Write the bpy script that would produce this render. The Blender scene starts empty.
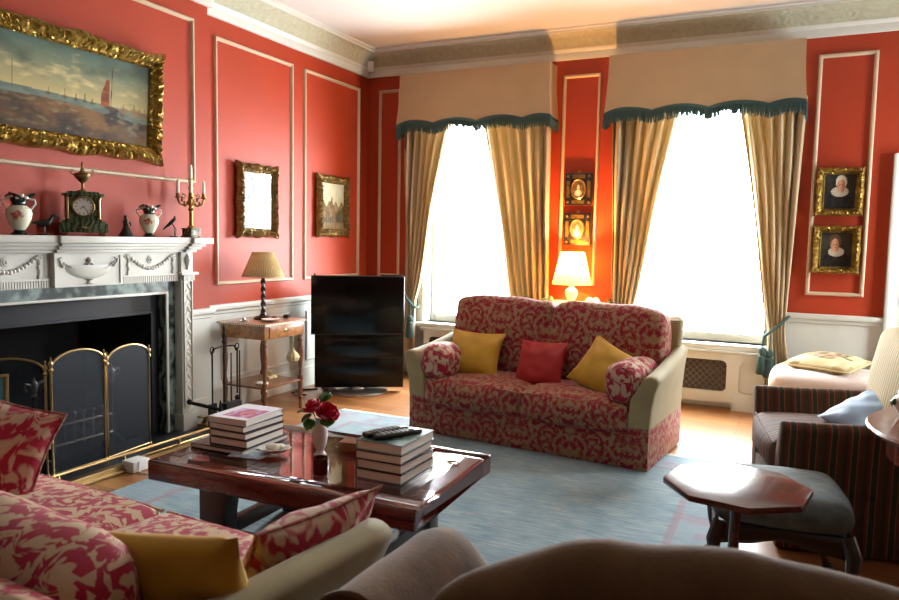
import bpy, bmesh, math, random
from mathutils import Matrix, Vector, noise
PI = math.pi
random.seed(7)
C = bpy.context.scene.collection
SC = bpy.context.scene

# ------------------------------------------------------------------ camera, light, exposure
def camera():
    f, yaw, pitch, roll = 723.5, 0.440363, 0.08205, 0.019155
    cy, sy = math.cos(yaw), math.sin(yaw)
    fw = Vector((-sy*math.cos(pitch), cy*math.cos(pitch), -math.sin(pitch)))
    r0 = Vector((cy, sy, 0)); u0 = r0.cross(fw)
    r = math.cos(roll)*r0 + math.sin(roll)*u0
    u = -math.sin(roll)*r0 + math.cos(roll)*u0
    cam = bpy.data.cameras.new('camera'); o = bpy.data.objects.new('camera', cam); C.objects.link(o)
    m = Matrix.Identity(4)
    for i in range(3):
        m[i][0] = r[i]; m[i][1] = u[i]; m[i][2] = -fw[i]
    m.translation = Vector((4.1145, -6.6333, 1.4))
    o.matrix_world = m
    cam.sensor_width = 36; cam.lens = f/899*36; cam.clip_start = 0.05
    cam.dof.use_dof = True; cam.dof.focus_distance = 5.2; cam.dof.aperture_fstop = 5.0
    SC.camera = o
camera()
w = bpy.data.worlds.new('sky'); SC.world = w; w.use_nodes = True
bg = w.node_tree.nodes['Background']
bg.inputs[0].default_value = (0.88, 0.95, 1.0, 1); bg.inputs[1].default_value = 30.0
vs = SC.view_settings
vs.view_transform = 'Standard'; vs.look = 'None'; vs.exposure = 0.95; vs.gamma = 1.0; vs.use_curve_mapping = False
SC.cycles.use_denoising = True
SC.cycles.max_bounces = 10; SC.cycles.diffuse_bounces = 2; SC.cycles.sample_clamp_indirect = 8
SC.cycles.caustics_reflective = False; SC.cycles.caustics_refractive = False
def portal(name, loc, rot, sx, sy):
    l = bpy.data.lights.new(name, 'AREA'); l.shape = 'RECTANGLE'; l.size = sx; l.size_y = sy
    l.cycles.is_portal = True
    o = bpy.data.objects.new(name, l); o.location = loc; o.rotation_euler = rot; C.objects.link(o)
WIN = [(0.70, 1.88, 0.56, 2.80), (2.80, 3.98, 0.56, 2.80)]
for i, (a, b, c, d) in enumerate(WIN):
    portal('daylight_portal', ((a+b)/2, 0.30, (c+d)/2), (-PI/2, 0, 0), b-a, d-c)

SIDE = (-.85, -.35, .56, 2.40)     # unseen window added in the right wall for side light
portal('daylight_portal', (6.1+.30, (SIDE[0]+SIDE[1])/2, (SIDE[2]+SIDE[3])/2), (0, PI/2, 0), SIDE[3]-SIDE[2], SIDE[1]-SIDE[0])

# ------------------------------------------------------------------ mesh helpers
class MB:
    def __init__(self):
        self.v = []; self.f = []; self.uv = []; self.mi = []; self.M = Matrix.Identity(4)
    def add(self, vs_, fs, uvs=None, mi=0):
        n = len(self.v); M_ = self.M
        self.v += [M_ @ Vector(p) for p in vs_]
        for k, f in enumerate(fs):
            self.f.append([i+n for i in f]); self.uv.append(uvs[k] if uvs else None); self.mi.append(mi)
    def box(self, x0, x1, y0, y1, z0, z1, mi=0):
        vs_ = [(x, y, z) for x in (x0, x1) for y in (y0, y1) for z in (z0, z1)]
        self.add(vs_, [(0,1,3,2), (4,6,7,5), (0,4,5,1), (2,3,7,6), (0,2,6,4), (1,5,7,3)], mi=mi)
    def lathe(self, prof, n=24, c=(0,0,0), mi=0, cap=True, twist=None):
        vs_ = []; fs = []; uvs = []
        for j, (r, z) in enumerate(prof):
            for i in range(n):
                a = 2*PI*i/n
                rr = twist(r, z, a) if twist else r
                vs_.append((c[0]+rr*math.cos(a), c[1]+rr*math.sin(a), c[2]+z))
        for j in range(len(prof)-1):
            for i in range(n):
                k = (i+1) % n
                fs.append((j*n+i, j*n+k, (j+1)*n+k, (j+1)*n+i))
        if cap:
            if prof[0][0] > 1e-5: fs.append(tuple(range(n))[::-1])
            if prof[-1][0] > 1e-5: fs.append(tuple((len(prof)-1)*n+i for i in range(n)))
        self.add(vs_, fs, mi=mi)
    def tube(self, pts, r, n=8, mi=0, closed=False):
        P = [Vector(p) for p in pts]; m = len(P)
        R = r if isinstance(r, (list, tuple)) else [r]*m
        vs_ = []; fs = []; up = None
        for i in range(m):
            if closed: t = P[(i+1) % m]-P[i-1]
            else: t = P[min(i+1, m-1)]-P[max(i-1, 0)]
            if t.length < 1e-9: t = Vector((0,0,1))
            t.normalize()
            if up is None:
                up = Vector((0,0,1)) if abs(t.z) < .9 else Vector((1,0,0))
            s = t.cross(up)
            if s.length < 1e-4: s = t.cross(Vector((0.3,1,0.2)))
            s.normalize(); up = s.cross(t).normalized()
            for k in range(n):
                a = 2*PI*k/n
                vs_.append(P[i]+R[i]*(math.cos(a)*s+math.sin(a)*up))
        for i in range(m if closed else m-1):
            j = (i+1) % m
            for k in range(n):
                q = (k+1) % n
                fs.append((i*n+k, i*n+q, j*n+q, j*n+k))
        if not closed:
            fs.append(tuple(range(n))[::-1]); fs.append(tuple((m-1)*n+k for k in range(n)))
        self.add(vs_, fs, mi=mi)
    def grid(self, fn, nu, nv, mi=0, uv=None, wrap=False):
        vs_ = []; fs = []; uvs = []
        cols = nu if wrap else nu+1
        for j in range(nv+1):
            for i in range(cols):
                vs_.append(fn(i/nu, j/nv))
        for j in range(nv):
            for i in range(nu):
                k = (i+1) % cols if wrap else i+1
                fs.append((j*cols+i, j*cols+k, (j+1)*cols+k, (j+1)*cols+i))
                if uv:
                    uvs.append([uv(i/nu, j/nv), uv((i+1)/nu, j/nv), uv((i+1)/nu, (j+1)/nv), uv(i/nu, (j+1)/nv)])
        self.add(vs_, fs, uvs if uv else None, mi)
    def prism(self, pts, z0, z1, mi=0):
        n = len(pts)
        vs_ = [(x, y, z0) for x, y in pts]+[(x, y, z1) for x, y in pts]
        fs = [tuple(range(n))[::-1], tuple(range(n, 2*n))]+[(i, (i+1) % n, n+(i+1) % n, n+i) for i in range(n)]
        self.add(vs_, fs, mi=mi)
    def sphere(self, c, r, n=12, m=8, mi=0):
        rx, ry, rz = r if isinstance(r, (list, tuple)) else (r, r, r)
        vs_ = [(c[0], c[1], c[2]-rz)]; fs = []
        for j in range(1, m):
            t = -PI/2+PI*j/m
            for i in range(n):
                a = 2*PI*i/n
                vs_.append((c[0]+rx*math.cos(t)*math.cos(a), c[1]+ry*math.cos(t)*math.sin(a), c[2]+rz*math.sin(t)))
        vs_.append((c[0], c[1], c[2]+rz)); top = len(vs_)-1
        for i in range(n):
            k = (i+1) % n
            fs.append((0, 1+k, 1+i))
            for j in range(m-2):
                fs.append((1+j*n+i, 1+j*n+k, 1+(j+1)*n+k, 1+(j+1)*n+i))
            fs.append((1+(m-2)*n+i, 1+(m-2)*n+k, top))
        self.add(vs_, fs, mi=mi)
    def softbox(self, c, s, r, n=6, bulge=0.0, wob=0.0, seed=0.0, mi=0):
        h = [x/2 for x in s]; r = min(r, min(h)*.98)
        def axis(hh):
            a = [-hh, -hh+r*.3, -hh+r*.65, -hh+r]
            for k in range(1, n): a.append((-hh+r)+(2*hh-2*r)*k/n)
            return a+[hh-r, hh-r*.65, hh-r*.3, hh]
        for ax in range(3):
            for sg in (-1, 1):
                A, B = [(1,2),(2,0),(0,1)][ax]
                ga, gb = axis(h[A]), axis(h[B]); vs_ = []; fs = []; uvs = []
                for q in gb:
                    for p in ga:
                        P = [0,0,0]; P[ax] = sg*h[ax]; P[A] = p; P[B] = q
                        inn = [max(-(h[i]-r), min(h[i]-r, P[i])) for i in range(3)]
                        d = Vector([P[i]-inn[i] for i in range(3)])
                        d.normalize()
                        Q = Vector(inn)+d*r
                        fall = [max(0, 1-(Q[i]/h[i])**2) for i in range(3)]
                        for i in range(3):
                            o_ = [k for k in range(3) if k != i]
                            Q[i] += bulge*(Q[i]/h[i])*fall[o_[0]]**.6*fall[o_[1]]**.6
                        if wob:
                            nz = noise.noise_vector(Q*6+Vector((seed, seed*2, 0)))
                            Q += nz*wob
                        vs_.append(Vector(c)+Q)
                ca = len(ga)
                for j in range(len(gb)-1):
                    for i in range(ca-1):
                        f = (j*ca+i, j*ca+i+1, (j+1)*ca+i+1, (j+1)*ca+i)
                        fs.append(f if sg > 0 else f[::-1])
                self.add(vs_, fs, mi=mi)
    def build(self, name, mats, parent=None, bevel=0, loc=None, rot=None, sharp=35, weld=True, seg=2):
        me = bpy.data.meshes.new(name)
        bm = bmesh.new(); uvl = bm.loops.layers.uv.new('UVMap'); done = bm.faces.layers.int.new('has_uv')
        bv = [bm.verts.new(p) for p in self.v]
        for f, uv, mi in zip(self.f, self.uv, self.mi):
            try: bf = bm.faces.new([bv[i] for i in f])
            except ValueError: continue
            bf.material_index = mi; bf[done] = 0
            if uv:
                for l, t in zip(bf.loops, uv): l[uvl].uv = t
                bf[done] = 1
        if weld: bmesh.ops.remove_doubles(bm, verts=bm.verts, dist=1e-5)
        bmesh.ops.recalc_face_normals(bm, faces=bm.faces)
        if bevel:
            es = [e for e in bm.edges if len(e.link_faces) == 2 and e.calc_face_angle(0) > .6]
            bmesh.ops.bevel(bm, geom=es, offset=bevel, segments=seg, profile=.6, affect='EDGES', clamp_overlap=True)
        for bf in bm.faces:
            if not bf[done]:
                nn = bf.normal; a = max(range(3), key=lambda i: abs(nn[i]))
                for l in bf.loops:
                    p = l.vert.co
                    l[uvl].uv = (p.y, p.z) if a == 0 else (p.x, p.z) if a == 1 else (p.x, p.y)
            bf.smooth = True
        bm.to_mesh(me); bm.free()
        try: me.set_sharp_from_angle(angle=math.radians(sharp))
        except Exception: pass
        for m in (mats if isinstance(mats, (list, tuple)) else [mats]): me.materials.append(m)
        o = bpy.data.objects.new(name, me); C.objects.link(o)
        if parent: o.parent = parent
        if loc: o.location = loc
        if rot: o.rotation_euler = rot
        return o

def thing(name, label, cat, loc=(0,0,0), rz=0.0, group=None, rot=None):
    o = bpy.data.objects.new(name, None); C.objects.link(o)
    o.empty_display_size = .1
    o.location = loc; o.rotation_euler = rot if rot else (0, 0, rz)
    return tag(o, label, cat, group)
def tag(o, label, cat, group=None, kind=None):
    o['label'] = label; o['category'] = cat
    if group: o['group'] = group
    if kind: o['kind'] = kind
    return o
def struct(o, label=None):
    o['kind'] = 'structure'
    if label: o['label'] = label
    return o
def dup(root, loc, rz=None, label=None, group=None):
    r = root.copy(); C.objects.link(r); r.location = loc
    if rz is not None: r.rotation_euler = (0, 0, rz)
    if label: r['label'] = label
    if group: r['group'] = group
    for ch in list(root.children):
        c = ch.copy(); C.objects.link(c); c.parent = r
        for g in list(ch.children):
            d = g.copy(); C.objects.link(d); d.parent = c
    return r
def T(x, y, z): return Matrix.Translation((x, y, z))
def RX(a): return Matrix.Rotation(a, 4, 'X')
def RY(a): return Matrix.Rotation(a, 4, 'Y')
def RZ(a): return Matrix.Rotation(a, 4, 'Z')

# ------------------------------------------------------------------ materials
def lin(c):
    c = [x/255 for x in c]
    return tuple((x/12.92 if x <= .04045 else ((x+.055)/1.055)**2.4) for x in c)+(1.0,)
class NT:
    def __init__(self, name):
        self.m = bpy.data.materials.new(name); self.m.use_nodes = True
        self.t = self.m.node_tree; self.b = self.t.nodes['Principled BSDF']; self.out = self.t.nodes['Material Output']
    def n(self, kind, **kw):
        x = self.t.nodes.new(kind)
        for k, v in kw.items(): setattr(x, k, v)
        return x
    def L(self, a, b): self.t.links.new(a, b)
    def val(self, sock, v):
        if isinstance(v, (int, float, tuple)): sock.default_value = v
        else: self.L(v, sock)
    def math(self, op, a, b=0.0, c=0.0):
        x = self.n('ShaderNodeMath', operation=op)
        self.val(x.inputs[0], a); self.val(x.inputs[1], b); self.val(x.inputs[2], c)
        return x.outputs[0]
    def vmath(self, op, a, b=None):
        x = self.n('ShaderNodeVectorMath', operation=op)
        self.L(a, x.inputs[0])
        if b is not None:
            if isinstance(b, tuple): x.inputs[1].default_value = b
            else: self.L(b, x.inputs[1])
        return x
    def mix(self, f, a, b):
        x = self.n('ShaderNodeMix', data_type='RGBA')
        self.val(x.inputs['Factor'], f)
        self.val(x.inputs[6], a); self.val(x.inputs[7], b)
        return x.outputs[2]
    def coord(self, k='UV'): return self.n('ShaderNodeTexCoord').outputs[k]
    def scale(self, vec, s):
        x = self.n('ShaderNodeMapping'); self.L(vec, x.inputs[0])
        x.inputs['Scale'].default_value = s if isinstance(s, tuple) else (s, s, s)
        return x.outputs[0]
    def noise(self, vec, s, detail=3, rough=.5):
        x = self.n('ShaderNodeTexNoise'); self.L(vec, x.inputs['Vector'])
        x.inputs['Scale'].default_value = s; x.inputs['Detail'].default_value = detail; x.inputs['Roughness'].default_value = rough
        return x
    def ramp(self, f, stops, interp='LINEAR'):
        x = self.n('ShaderNodeValToRGB'); self.L(f, x.inputs[0]); cr = x.color_ramp; cr.interpolation = interp
        while len(cr.elements) > 1: cr.elements.remove(cr.elements[-1])
        cr.elements[0].position = stops[0][0]; cr.elements[0].color = stops[0][1]
        for p, c in stops[1:]:
            e = cr.elements.new(p); e.color = c
        return x.outputs[0]
    def bump(self, h, strength=.3, dist=.01):
        x = self.n('ShaderNodeBump'); self.L(h, x.inputs['Height'])
        x.inputs['Strength'].default_value = strength; x.inputs['Distance'].default_value = dist
        self.L(x.outputs[0], self.b.inputs['Normal'])
    def set(self, color=None, rough=.5, metal=0, spec=None, **kw):
        if color is not None: self.val(self.b.inputs['Base Color'], color)
        self.val(self.b.inputs['Roughness'], rough); self.b.inputs['Metallic'].default_value = metal
        if spec is not None: self.b.inputs['Specular IOR Level'].default_value = spec
        for k, v in kw.items(): self.b.inputs[k.replace('_', ' ')].default_value = v
        return self.m
def plain(name, c, rough=.5, metal=0, var=.12, sc=8, bump=0, bsc=60, spec=None, **kw):
    t = NT(name); co = t.coord('Object'); nz = t.noise(co, sc, 4)
    a = lin(c); d = tuple(x*(1-var) for x in a[:3])+(1,); e = tuple(min(1, x*(1+var)) for x in a[:3])+(1,)
    col = t.ramp(nz.outputs[0], [(.3, d), (.7, e)])
    if bump:
        t.bump(t.noise(co, bsc, 3).outputs[0], bump, .004)
    return t.set(col, rough, metal, spec, **kw)
def damask(name, red, cream, rep=.30, rough=.7, soft=.07, seed=0.0):
    t = NT(name); uv = t.coord('UV')
    mp = t.n('ShaderNodeMapping'); t.L(uv, mp.inputs[0]); mp.inputs['Scale'].default_value = (1/rep, 1/rep*.8, 1); mp.inputs['Location'].default_value = (seed, seed*.7, 0)
    s = t.n('ShaderNodeSeparateXYZ'); t.L(mp.outputs[0], s.inputs[0])
    fl = t.math('FLOOR', s.outputs[0])
    u = t.math('ABSOLUTE', t.math('SUBTRACT', t.math('FRACT', s.outputs[0]), .5))
    vv = t.math('ADD', s.outputs[1], t.math('MULTIPLY', fl, .5))
    vf = t.math('FRACT', vv)
    cb = t.n('ShaderNodeCombineXYZ'); t.L(u, cb.inputs[0]); t.L(vf, cb.inputs[1])
    # curled leaf scrolls around cell centres
    sc = t.scale(cb.outputs[0], 2.7)
    wn = t.noise(sc, 1.6, 2); wv = t.vmath('SUBTRACT', wn.outputs[1], (.5, .5, .5))
    wsc = t.n('ShaderNodeVectorMath', operation='SCALE'); t.L(wv.outputs[0], wsc.inputs[0]); wsc.inputs['Scale'].default_value = .45
    p = t.vmath('ADD', sc, wsc.outputs[0]).outputs[0]
    vo = t.n('ShaderNodeTexVoronoi'); t.L(p, vo.inputs['Vector']); vo.inputs['Scale'].default_value = 1.0; vo.inputs['Randomness'].default_value = .75
    df = t.vmath('SUBTRACT', p, vo.outputs['Position'])
    ds = t.n('ShaderNodeSeparateXYZ'); t.L(df.outputs[0], ds.inputs[0])
    an = t.math('ARCTAN2', ds.outputs[1], ds.outputs[0])
    r = t.math('SQRT', t.math('ADD', t.math('MULTIPLY', ds.outputs[0], ds.outputs[0]), t.math('MULTIPLY', ds.outputs[1], ds.outputs[1])))
    sp = t.math('SINE', t.math('ADD', t.math('MULTIPLY', r, 15.0), an))
    fr = t.math('MULTIPLY', t.math('SINE', t.math('ADD', t.math('MULTIPLY', an, 9.0), t.math('MULTIPLY', r, 8.0))), t.math('MULTIPLY', r, .9))
    # smaller curls between the big ones, and veins inside the leaves
    sc2 = t.scale(p, 2.3); v2 = t.n('ShaderNodeTexVoronoi'); t.L(sc2, v2.inputs['Vector']); v2.inputs['Scale'].default_value = 1.0; v2.inputs['Randomness'].default_value = .8
    d2 = t.vmath('SUBTRACT', sc2, v2.outputs['Position']); s2 = t.n('ShaderNodeSeparateXYZ'); t.L(d2.outputs[0], s2.inputs[0])
    a2 = t.math('ARCTAN2', s2.outputs[1], s2.outputs[0])
    sp2 = t.math('SINE', t.math('ADD', t.math('MULTIPLY', v2.outputs['Distance'], 11.0), a2))
    vein = t.math('SINE', t.math('ADD', t.math('MULTIPLY', an, 16.0), t.math('MULTIPLY', r, 22.0)))
    nz = t.noise(cb.outputs[0], 9, 4, .6)
    f = t.math('ADD', t.math('ADD', sp, fr), t.math('MULTIPLY', t.math('SUBTRACT', nz.outputs[0], .5), 2.0))
    f = t.math('ADD', f, t.math('MULTIPLY', sp2, .75)); f = t.math('ADD', f, t.math('MULTIPLY', vein, .45))
    fac = t.n('ShaderNodeMapRange'); t.L(f, fac.inputs[0]); fac.inputs[1].default_value = -soft*2+.05; fac.inputs[2].default_value = soft*2+.05
    weave = t.noise(uv, 260, 1)
    col = t.mix(fac.outputs[0], lin(red), lin(cream))
    col = t.mix(t.math('MULTIPLY', weave.outputs[0], .25), col, tuple(x*.6 for x in lin(red)[:3])+(1,))
    t.bump(fac.outputs[0], .12, .003)
    return t.set(col, rough, 0, .3, Sheen_Weight=.15)
def stripes(name, cols, width=.11, rough=.8):
    t = NT(name); uv = t.coord('UV'); s = t.n('ShaderNodeSeparateXYZ'); t.L(uv, s.inputs[0])
    nz = t.noise(uv, 12, 2)
    u = t.math('FRACT', t.math('DIVIDE', t.math('ADD', s.outputs[0], t.math('MULTIPLY', nz.outputs[0], .004)), width))
    col = t.ramp(u, [(p, lin(c)) for p, c in cols], 'CONSTANT')
    weave = t.noise(uv, 220, 1)
    col = t.mix(t.math('MULTIPLY', weave.outputs[0], .3), col, (.05, .035, .025, 1))
    t.bump(weave.outputs[0], .15, .002)
    return t.set(col, rough, 0, .25)
def wood(name, a, b, rough=.35, sc=(2, 14, 14), coat=0, spec=.5, coord='Object'):
    t = NT(name); co = t.coord(coord); m = t.scale(co, sc)
    w1 = t.noise(m, 3, 5, .6); w2 = t.noise(t.scale(co, tuple(x*3 for x in sc)), 6, 3)
    f = t.math('ADD', t.math('MULTIPLY', w1.outputs[0], .75), t.math('MULTIPLY', w2.outputs[0], .25))
    col = t.ramp(f, [(.32, lin(a)), (.66, lin(b))])
    t.bump(f, .06, .002)
    return t.set(col, rough, 0, spec, Coat_Weight=coat, Coat_Roughness=.08)
def painted(name, rough=.45):
    t = NT(name); a = t.n('ShaderNodeVertexColor', layer_name='Col')
    nz = t.noise(t.coord('Object'), 180, 2)
    t.bump(nz.outputs[0], .1, .002)
    return t.set(a.outputs[0], rough, 0, .2)
def glassy(name, tint=(1,1,1), refl=.08, rough=.0):
    t = NT(name); tr = t.n('ShaderNodeBsdfTransparent'); tr.inputs[0].default_value = tint+(1,)
    gl = t.n('ShaderNodeBsdfGlossy'); gl.inputs['Roughness'].default_value = rough
    fr = t.n('ShaderNodeFresnel'); ge = t.n('ShaderNodeNewGeometry'); t.L(t.math('SUBTRACT', 1.45, t.math('MULTIPLY', ge.outputs['Backfacing'], 1.45-1/1.45)), fr.inputs[0])
    mx = t.n('ShaderNodeMixShader'); t.L(fr.outputs[0], mx.inputs[0]); t.L(tr.outputs[0], mx.inputs[1]); t.L(gl.outputs[0], mx.inputs[2])
    t.L(mx.outputs[0], t.out.inputs[0]); return t.m
def cloth(name, c, trans=.35, tc=None, rough=.85, var=.06, bsc=120):
    t = NT(name); co = t.coord('Object'); nz = t.noise(co, 5, 3)
    a = lin(c); col = t.ramp(nz.outputs[0], [(.3, tuple(x*(1-var) for x in a[:3])+(1,)), (.7, a)])
    t.set(col, rough, 0, .2); t.bump(t.noise(co, bsc, 2).outputs[0], .12, .002)
    if trans:
        tl = t.n('ShaderNodeBsdfTranslucent'); tl.inputs[0].default_value = lin(tc or c)
        mx = t.n('ShaderNodeMixShader'); mx.inputs[0].default_value = trans
        t.L(t.b.outputs[0], mx.inputs[1]); t.L(tl.outputs[0], mx.inputs[2]); t.L(mx.outputs[0], t.out.inputs[0])
    return t.m
def marble(name, a, b, sc=5, rough=.25):
    t = NT(name); co = t.coord('Object'); n1 = t.noise(co, sc, 6, .65)
    wv = t.n('ShaderNodeTexWave'); t.L(co, wv.inputs[0]); wv.inputs['Scale'].default_value = sc*.7; wv.inputs['Distortion'].default_value = 14; wv.inputs['Detail'].default_value = 4
    f = t.math('MULTIPLY', n1.outputs[0], t.math('ADD', wv.outputs[1], .5))
    return t.set(t.ramp(f, [(.25, lin(a)), (.75, lin(b))]), rough, 0, .5)

def m_floor():
    t = NT('oak_boards'); co = t.coord('Object')
    br = t.n('ShaderNodeTexBrick'); t.L(co, br.inputs['Vector'])
    br.inputs['Scale'].default_value = 1; br.inputs['Brick Width'].default_value = 1.9; br.inputs['Row Height'].default_value = .13
    br.inputs['Mortar Size'].default_value = .0025; br.inputs['Mortar'].default_value = lin((50, 30, 16))
    br.inputs['Color1'].default_value = lin((186, 132, 78)); br.inputs['Color2'].default_value = lin((150, 98, 54)); br.offset = .37
    g = t.noise(t.scale(co, (1.5, 22, 1)), 4, 5, .6)
    col = t.mix(t.math('MULTIPLY', g.outputs[0], .55), br.outputs[0], lin((112, 66, 34)))
    t.bump(t.math('SUBTRACT', t.math('MULTIPLY', g.outputs[0], .2), br.outputs[1]), .12, .003)
    return t.set(col, t.math('ADD', t.math('MULTIPLY', g.outputs[0], .16), .26), 0, .5)
def m_rug():
    t = NT('blue_grey_rug'); uv = t.coord('UV')     # uv in metres, centred, half size 1.55 x 1.75
    s = t.n('ShaderNodeSeparateXYZ'); t.L(uv, s.inputs[0])
    dx = t.math('SUBTRACT', 1.55, t.math('ABSOLUTE', s.outputs[0])); dy = t.math('SUBTRACT', 1.75, t.math('ABSOLUTE', s.outputs[1]))
    d = t.math('MINIMUM', dx, dy)
    st = t.noise(t.scale(uv, (3, 34, 1)), 2, 4, .6); n2 = t.noise(uv, 5, 4, .6)
    vo = t.n('ShaderNodeTexVoronoi'); t.L(uv, vo.inputs['Vector']); vo.inputs['Scale'].default_value = 6.5; vo.feature = 'SMOOTH_F1'
    field = t.ramp(t.math('ADD', t.math('MULTIPLY', st.outputs[0], .6), t.math('MULTIPLY', n2.outputs[0], .4)),
                   [(.3, lin((104, 130, 140))), (.5, lin((140, 160, 166))), (.7, lin((178, 186, 184)))])
    field = t.mix(t.math('MULTIPLY', t.math('LESS_THAN', vo.outputs[0], .16), .22), field, lin((190, 170, 170)))
    redp = t.mix(n2.outputs[0], lin((176, 120, 124)), lin((150, 160, 168)))
    bord = t.mix(t.math('LESS_THAN', vo.outputs[0], .3), lin((150, 164, 172)), redp)
    f1 = t.math('MULTIPLY', t.math('GREATER_THAN', d, .07), t.math('LESS_THAN', d, .30))
    col = t.mix(t.math('MULTIPLY', t.math('MULTIPLY', f1, n2.outputs[0]), 1.1), field, bord)
    f2 = t.math('COMPARE', d, .30, .02); col = t.mix(t.math('MULTIPLY', t.math('MULTIPLY', f2, n2.outputs[0]), .7), col, lin((168, 104, 108)))
    t.bump(t.noise(uv, 160, 2).outputs[0], .3, .004)
    return t.set(col, .9, 0, .2)
def m_cornice():
    t = NT('plaster_frieze'); uv = t.coord('UV')
    vo = t.n('ShaderNodeTexVoronoi'); t.L(t.scale(uv, (15, 17, 9)), vo.inputs['Vector']); vo.inputs['Scale'].default_value = 1; vo.feature = 'SMOOTH_F1'
    nz = t.noise(uv, 22, 4, .6)
    h = t.math('ADD', t.math('SINE', t.math('MULTIPLY', vo.outputs[0], 13)), t.math('MULTIPLY', nz.outputs[0], 1.5))
    t.bump(h, .35, .006)
    return t.set(t.ramp(nz.outputs[0], [(.3, lin((170, 168, 142))), (.7, lin((186, 184, 158)))]), .8, 0, .3)

MT = {}
MT['red'] = plain('coral_red_paint', (164, 56, 27), .5, var=.03, sc=3, bump=.02, bsc=200, spec=.32)
MT['white'] = plain('white_gloss_paint', (208, 208, 198), .4, var=.03)
MT['mould'] = plain('cream_moulding_paint', (196, 172, 142), .45, var=.03)
MT['ceiling'] = plain('ceiling_white', (206, 202, 194), .9, var=.02)
MT['cornice'] = m_cornice()
MT['floor'] = m_floor(); MT['rug'] = m_rug()
MT['damask'] = damask('red_damask', (150, 24, 44), (172, 138, 102), .38, soft=.35, seed=.21)
MT['damask_big'] = damask('red_damask_large', (168, 28, 58), (204, 178, 148), .50, soft=.22, seed=.3)
MT['beige'] = plain('olive_beige_velvet', (164, 150, 110), .8, var=.12, sc=5, bump=.15, bsc=140, spec=.2, Sheen_Weight=.3)
MT['brown'] = plain('brown_chenille', (112, 84, 54), .9, var=.3, sc=9, bump=.3, bsc=110, spec=.15, Sheen_Weight=.25)
MT['yellow'] = plain('gold_silk', (206, 158, 42), .45, var=.1, sc=6, bump=.15, bsc=25, spec=.4, Sheen_Weight=.2)
MT['redsilk'] = plain('red_silk', (176, 34, 34), .55, var=.08, sc=6, bump=.1, bsc=30)
MT['blue'] = plain('pale_blue_silk', (150, 176, 206), .55, var=.08, sc=5, bump=.15, bsc=25)
MT['pink'] = plain('pale_pink_cotton', (222, 202, 190), .85, var=.05, bump=.1)
MT['cream'] = plain('cream_linen', (206, 186, 140), .85, var=.1, bump=.2)
MT['stripe'] = stripes('striped_moquette', [(0, (78, 58, 42)), (.2, (128, 54, 40)), (.34, (138, 112, 84)), (.40, (64, 64, 46)), (.66, (138, 112, 84)), (.71, (128, 54, 40)), (.84, (80, 70, 50))], .085)
MT['stripe_lit'] = stripes('striped_moquette_lit', [(0, (196, 176, 120)), (.2, (176, 140, 92)), (.34, (206, 188, 140)), (.5, (150, 138, 88)), (.66, (206, 188, 140)), (.8, (184, 150, 104))], .085)  # lit copy of the stripes: window light put into the colours
MT['pelmet'] = cloth('pelmet_linen', (184, 158, 124), .06)
MT['curtain'] = cloth('curtain_linen', (190, 170, 136), .13, (236, 206, 146))
MT['fringe'] = cloth('teal_fringe', (70, 94, 92), .25, (110, 134, 120))
MT['gold'] = plain('gilt_gesso', (158, 128, 58), .42, .8, var=.45, sc=40)
MT['giltdark'] = plain('antique_gilt', (120, 96, 52), .42, .75, var=.4, sc=40)
MT['brass'] = plain('polished_brass', (176, 150, 104), .28, 1, var=.1)
MT['iron'] = plain('black_iron', (22, 22, 24), .5, .6, var=.2)
MT['matblack'] = plain('matt_black_register', (24, 26, 30), .6, .1, var=.15, spec=.4)
MT['soot'] = plain('sooty_firebrick', (14, 13, 12), .95, var=.3, sc=12, bump=.4, bsc=20)
MT['mahog'] = wood('red_mahogany', (46, 12, 6), (104, 32, 16), .2, (3, 20, 20), .4)
MT['rosewood'] = wood('dark_rosewood', (44, 13, 8), (112, 34, 20), .16, (2, 16, 16), .6)
MT['walnut'] = wood('walnut', (84, 46, 22), (150, 92, 48), .3, (4, 20, 20), .2)
MT['inlay'] = wood('inlaid_walnut', (120, 70, 34), (186, 132, 78), .28, (8, 10, 10), .3)
MT['darkoak'] = wood('dark_twist_oak', (22, 13, 9), (48, 28, 18), .35, (10, 10, 4), .2)
MT['dark'] = wood('dark_stained_and_shaded_wood', (24, 12, 8), (52, 26, 14), .35, (4, 14, 14), .2)  # also carries the painted shade of the coffee table legs
MT['marble'] = plain('white_statuary_marble', (204, 202, 190), .4, var=.05, sc=6)
MT['greenmarble'] = marble('green_marble', (40, 58, 54), (138, 158, 148), 6)
MT['onyx'] = marble('green_onyx', (34, 52, 34), (104, 116, 84), 14, .25)
MT['porcelain'] = plain('white_porcelain', (238, 232, 222), .12, var=.02)
MT['vasegreen'] = plain('dark_green_glaze', (14, 40, 26), .12, var=.2)
MT['paper'] = plain('book_pages', (236, 230, 216), .9, var=.05)
MT['glass'] = glassy('clear_glass'); MT['pane'] = glassy('window_glass')
MT['tv'] = plain('black_gloss_screen', (6, 10, 9), .16, var=.1, spec=.3)
MT['tvblack'] = plain('black_cloth_grille', (12, 16, 14), .35, var=.1)
MT['silver'] = plain('brushed_silver', (170, 170, 166), .3, .9, var=.05)
MT['plastic'] = plain('black_plastic', (18, 18, 20), .35, var=.1)
MT['whitep'] = plain('white_plastic', (232, 232, 226), .4, var=.02)
MT['rose'] = plain('crimson_petals', (206, 8, 52), .5, var=.2, sc=30)
MT['leaf'] = plain('rose_leaves', (52, 104, 34), .45, var=.25, sc=30)
MT['bronze'] = plain('dark_bronze', (30, 32, 28), .35, .5, var=.25, sc=30)
MT['wax'] = plain('white_wax', (240, 234, 214), .5, var=.02)
MT['paint'] = painted('painted_surface', .55); MT['paintmatt'] = painted('stitched_surface', .9)
MT['needle'] = MT['paintmatt']
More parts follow.
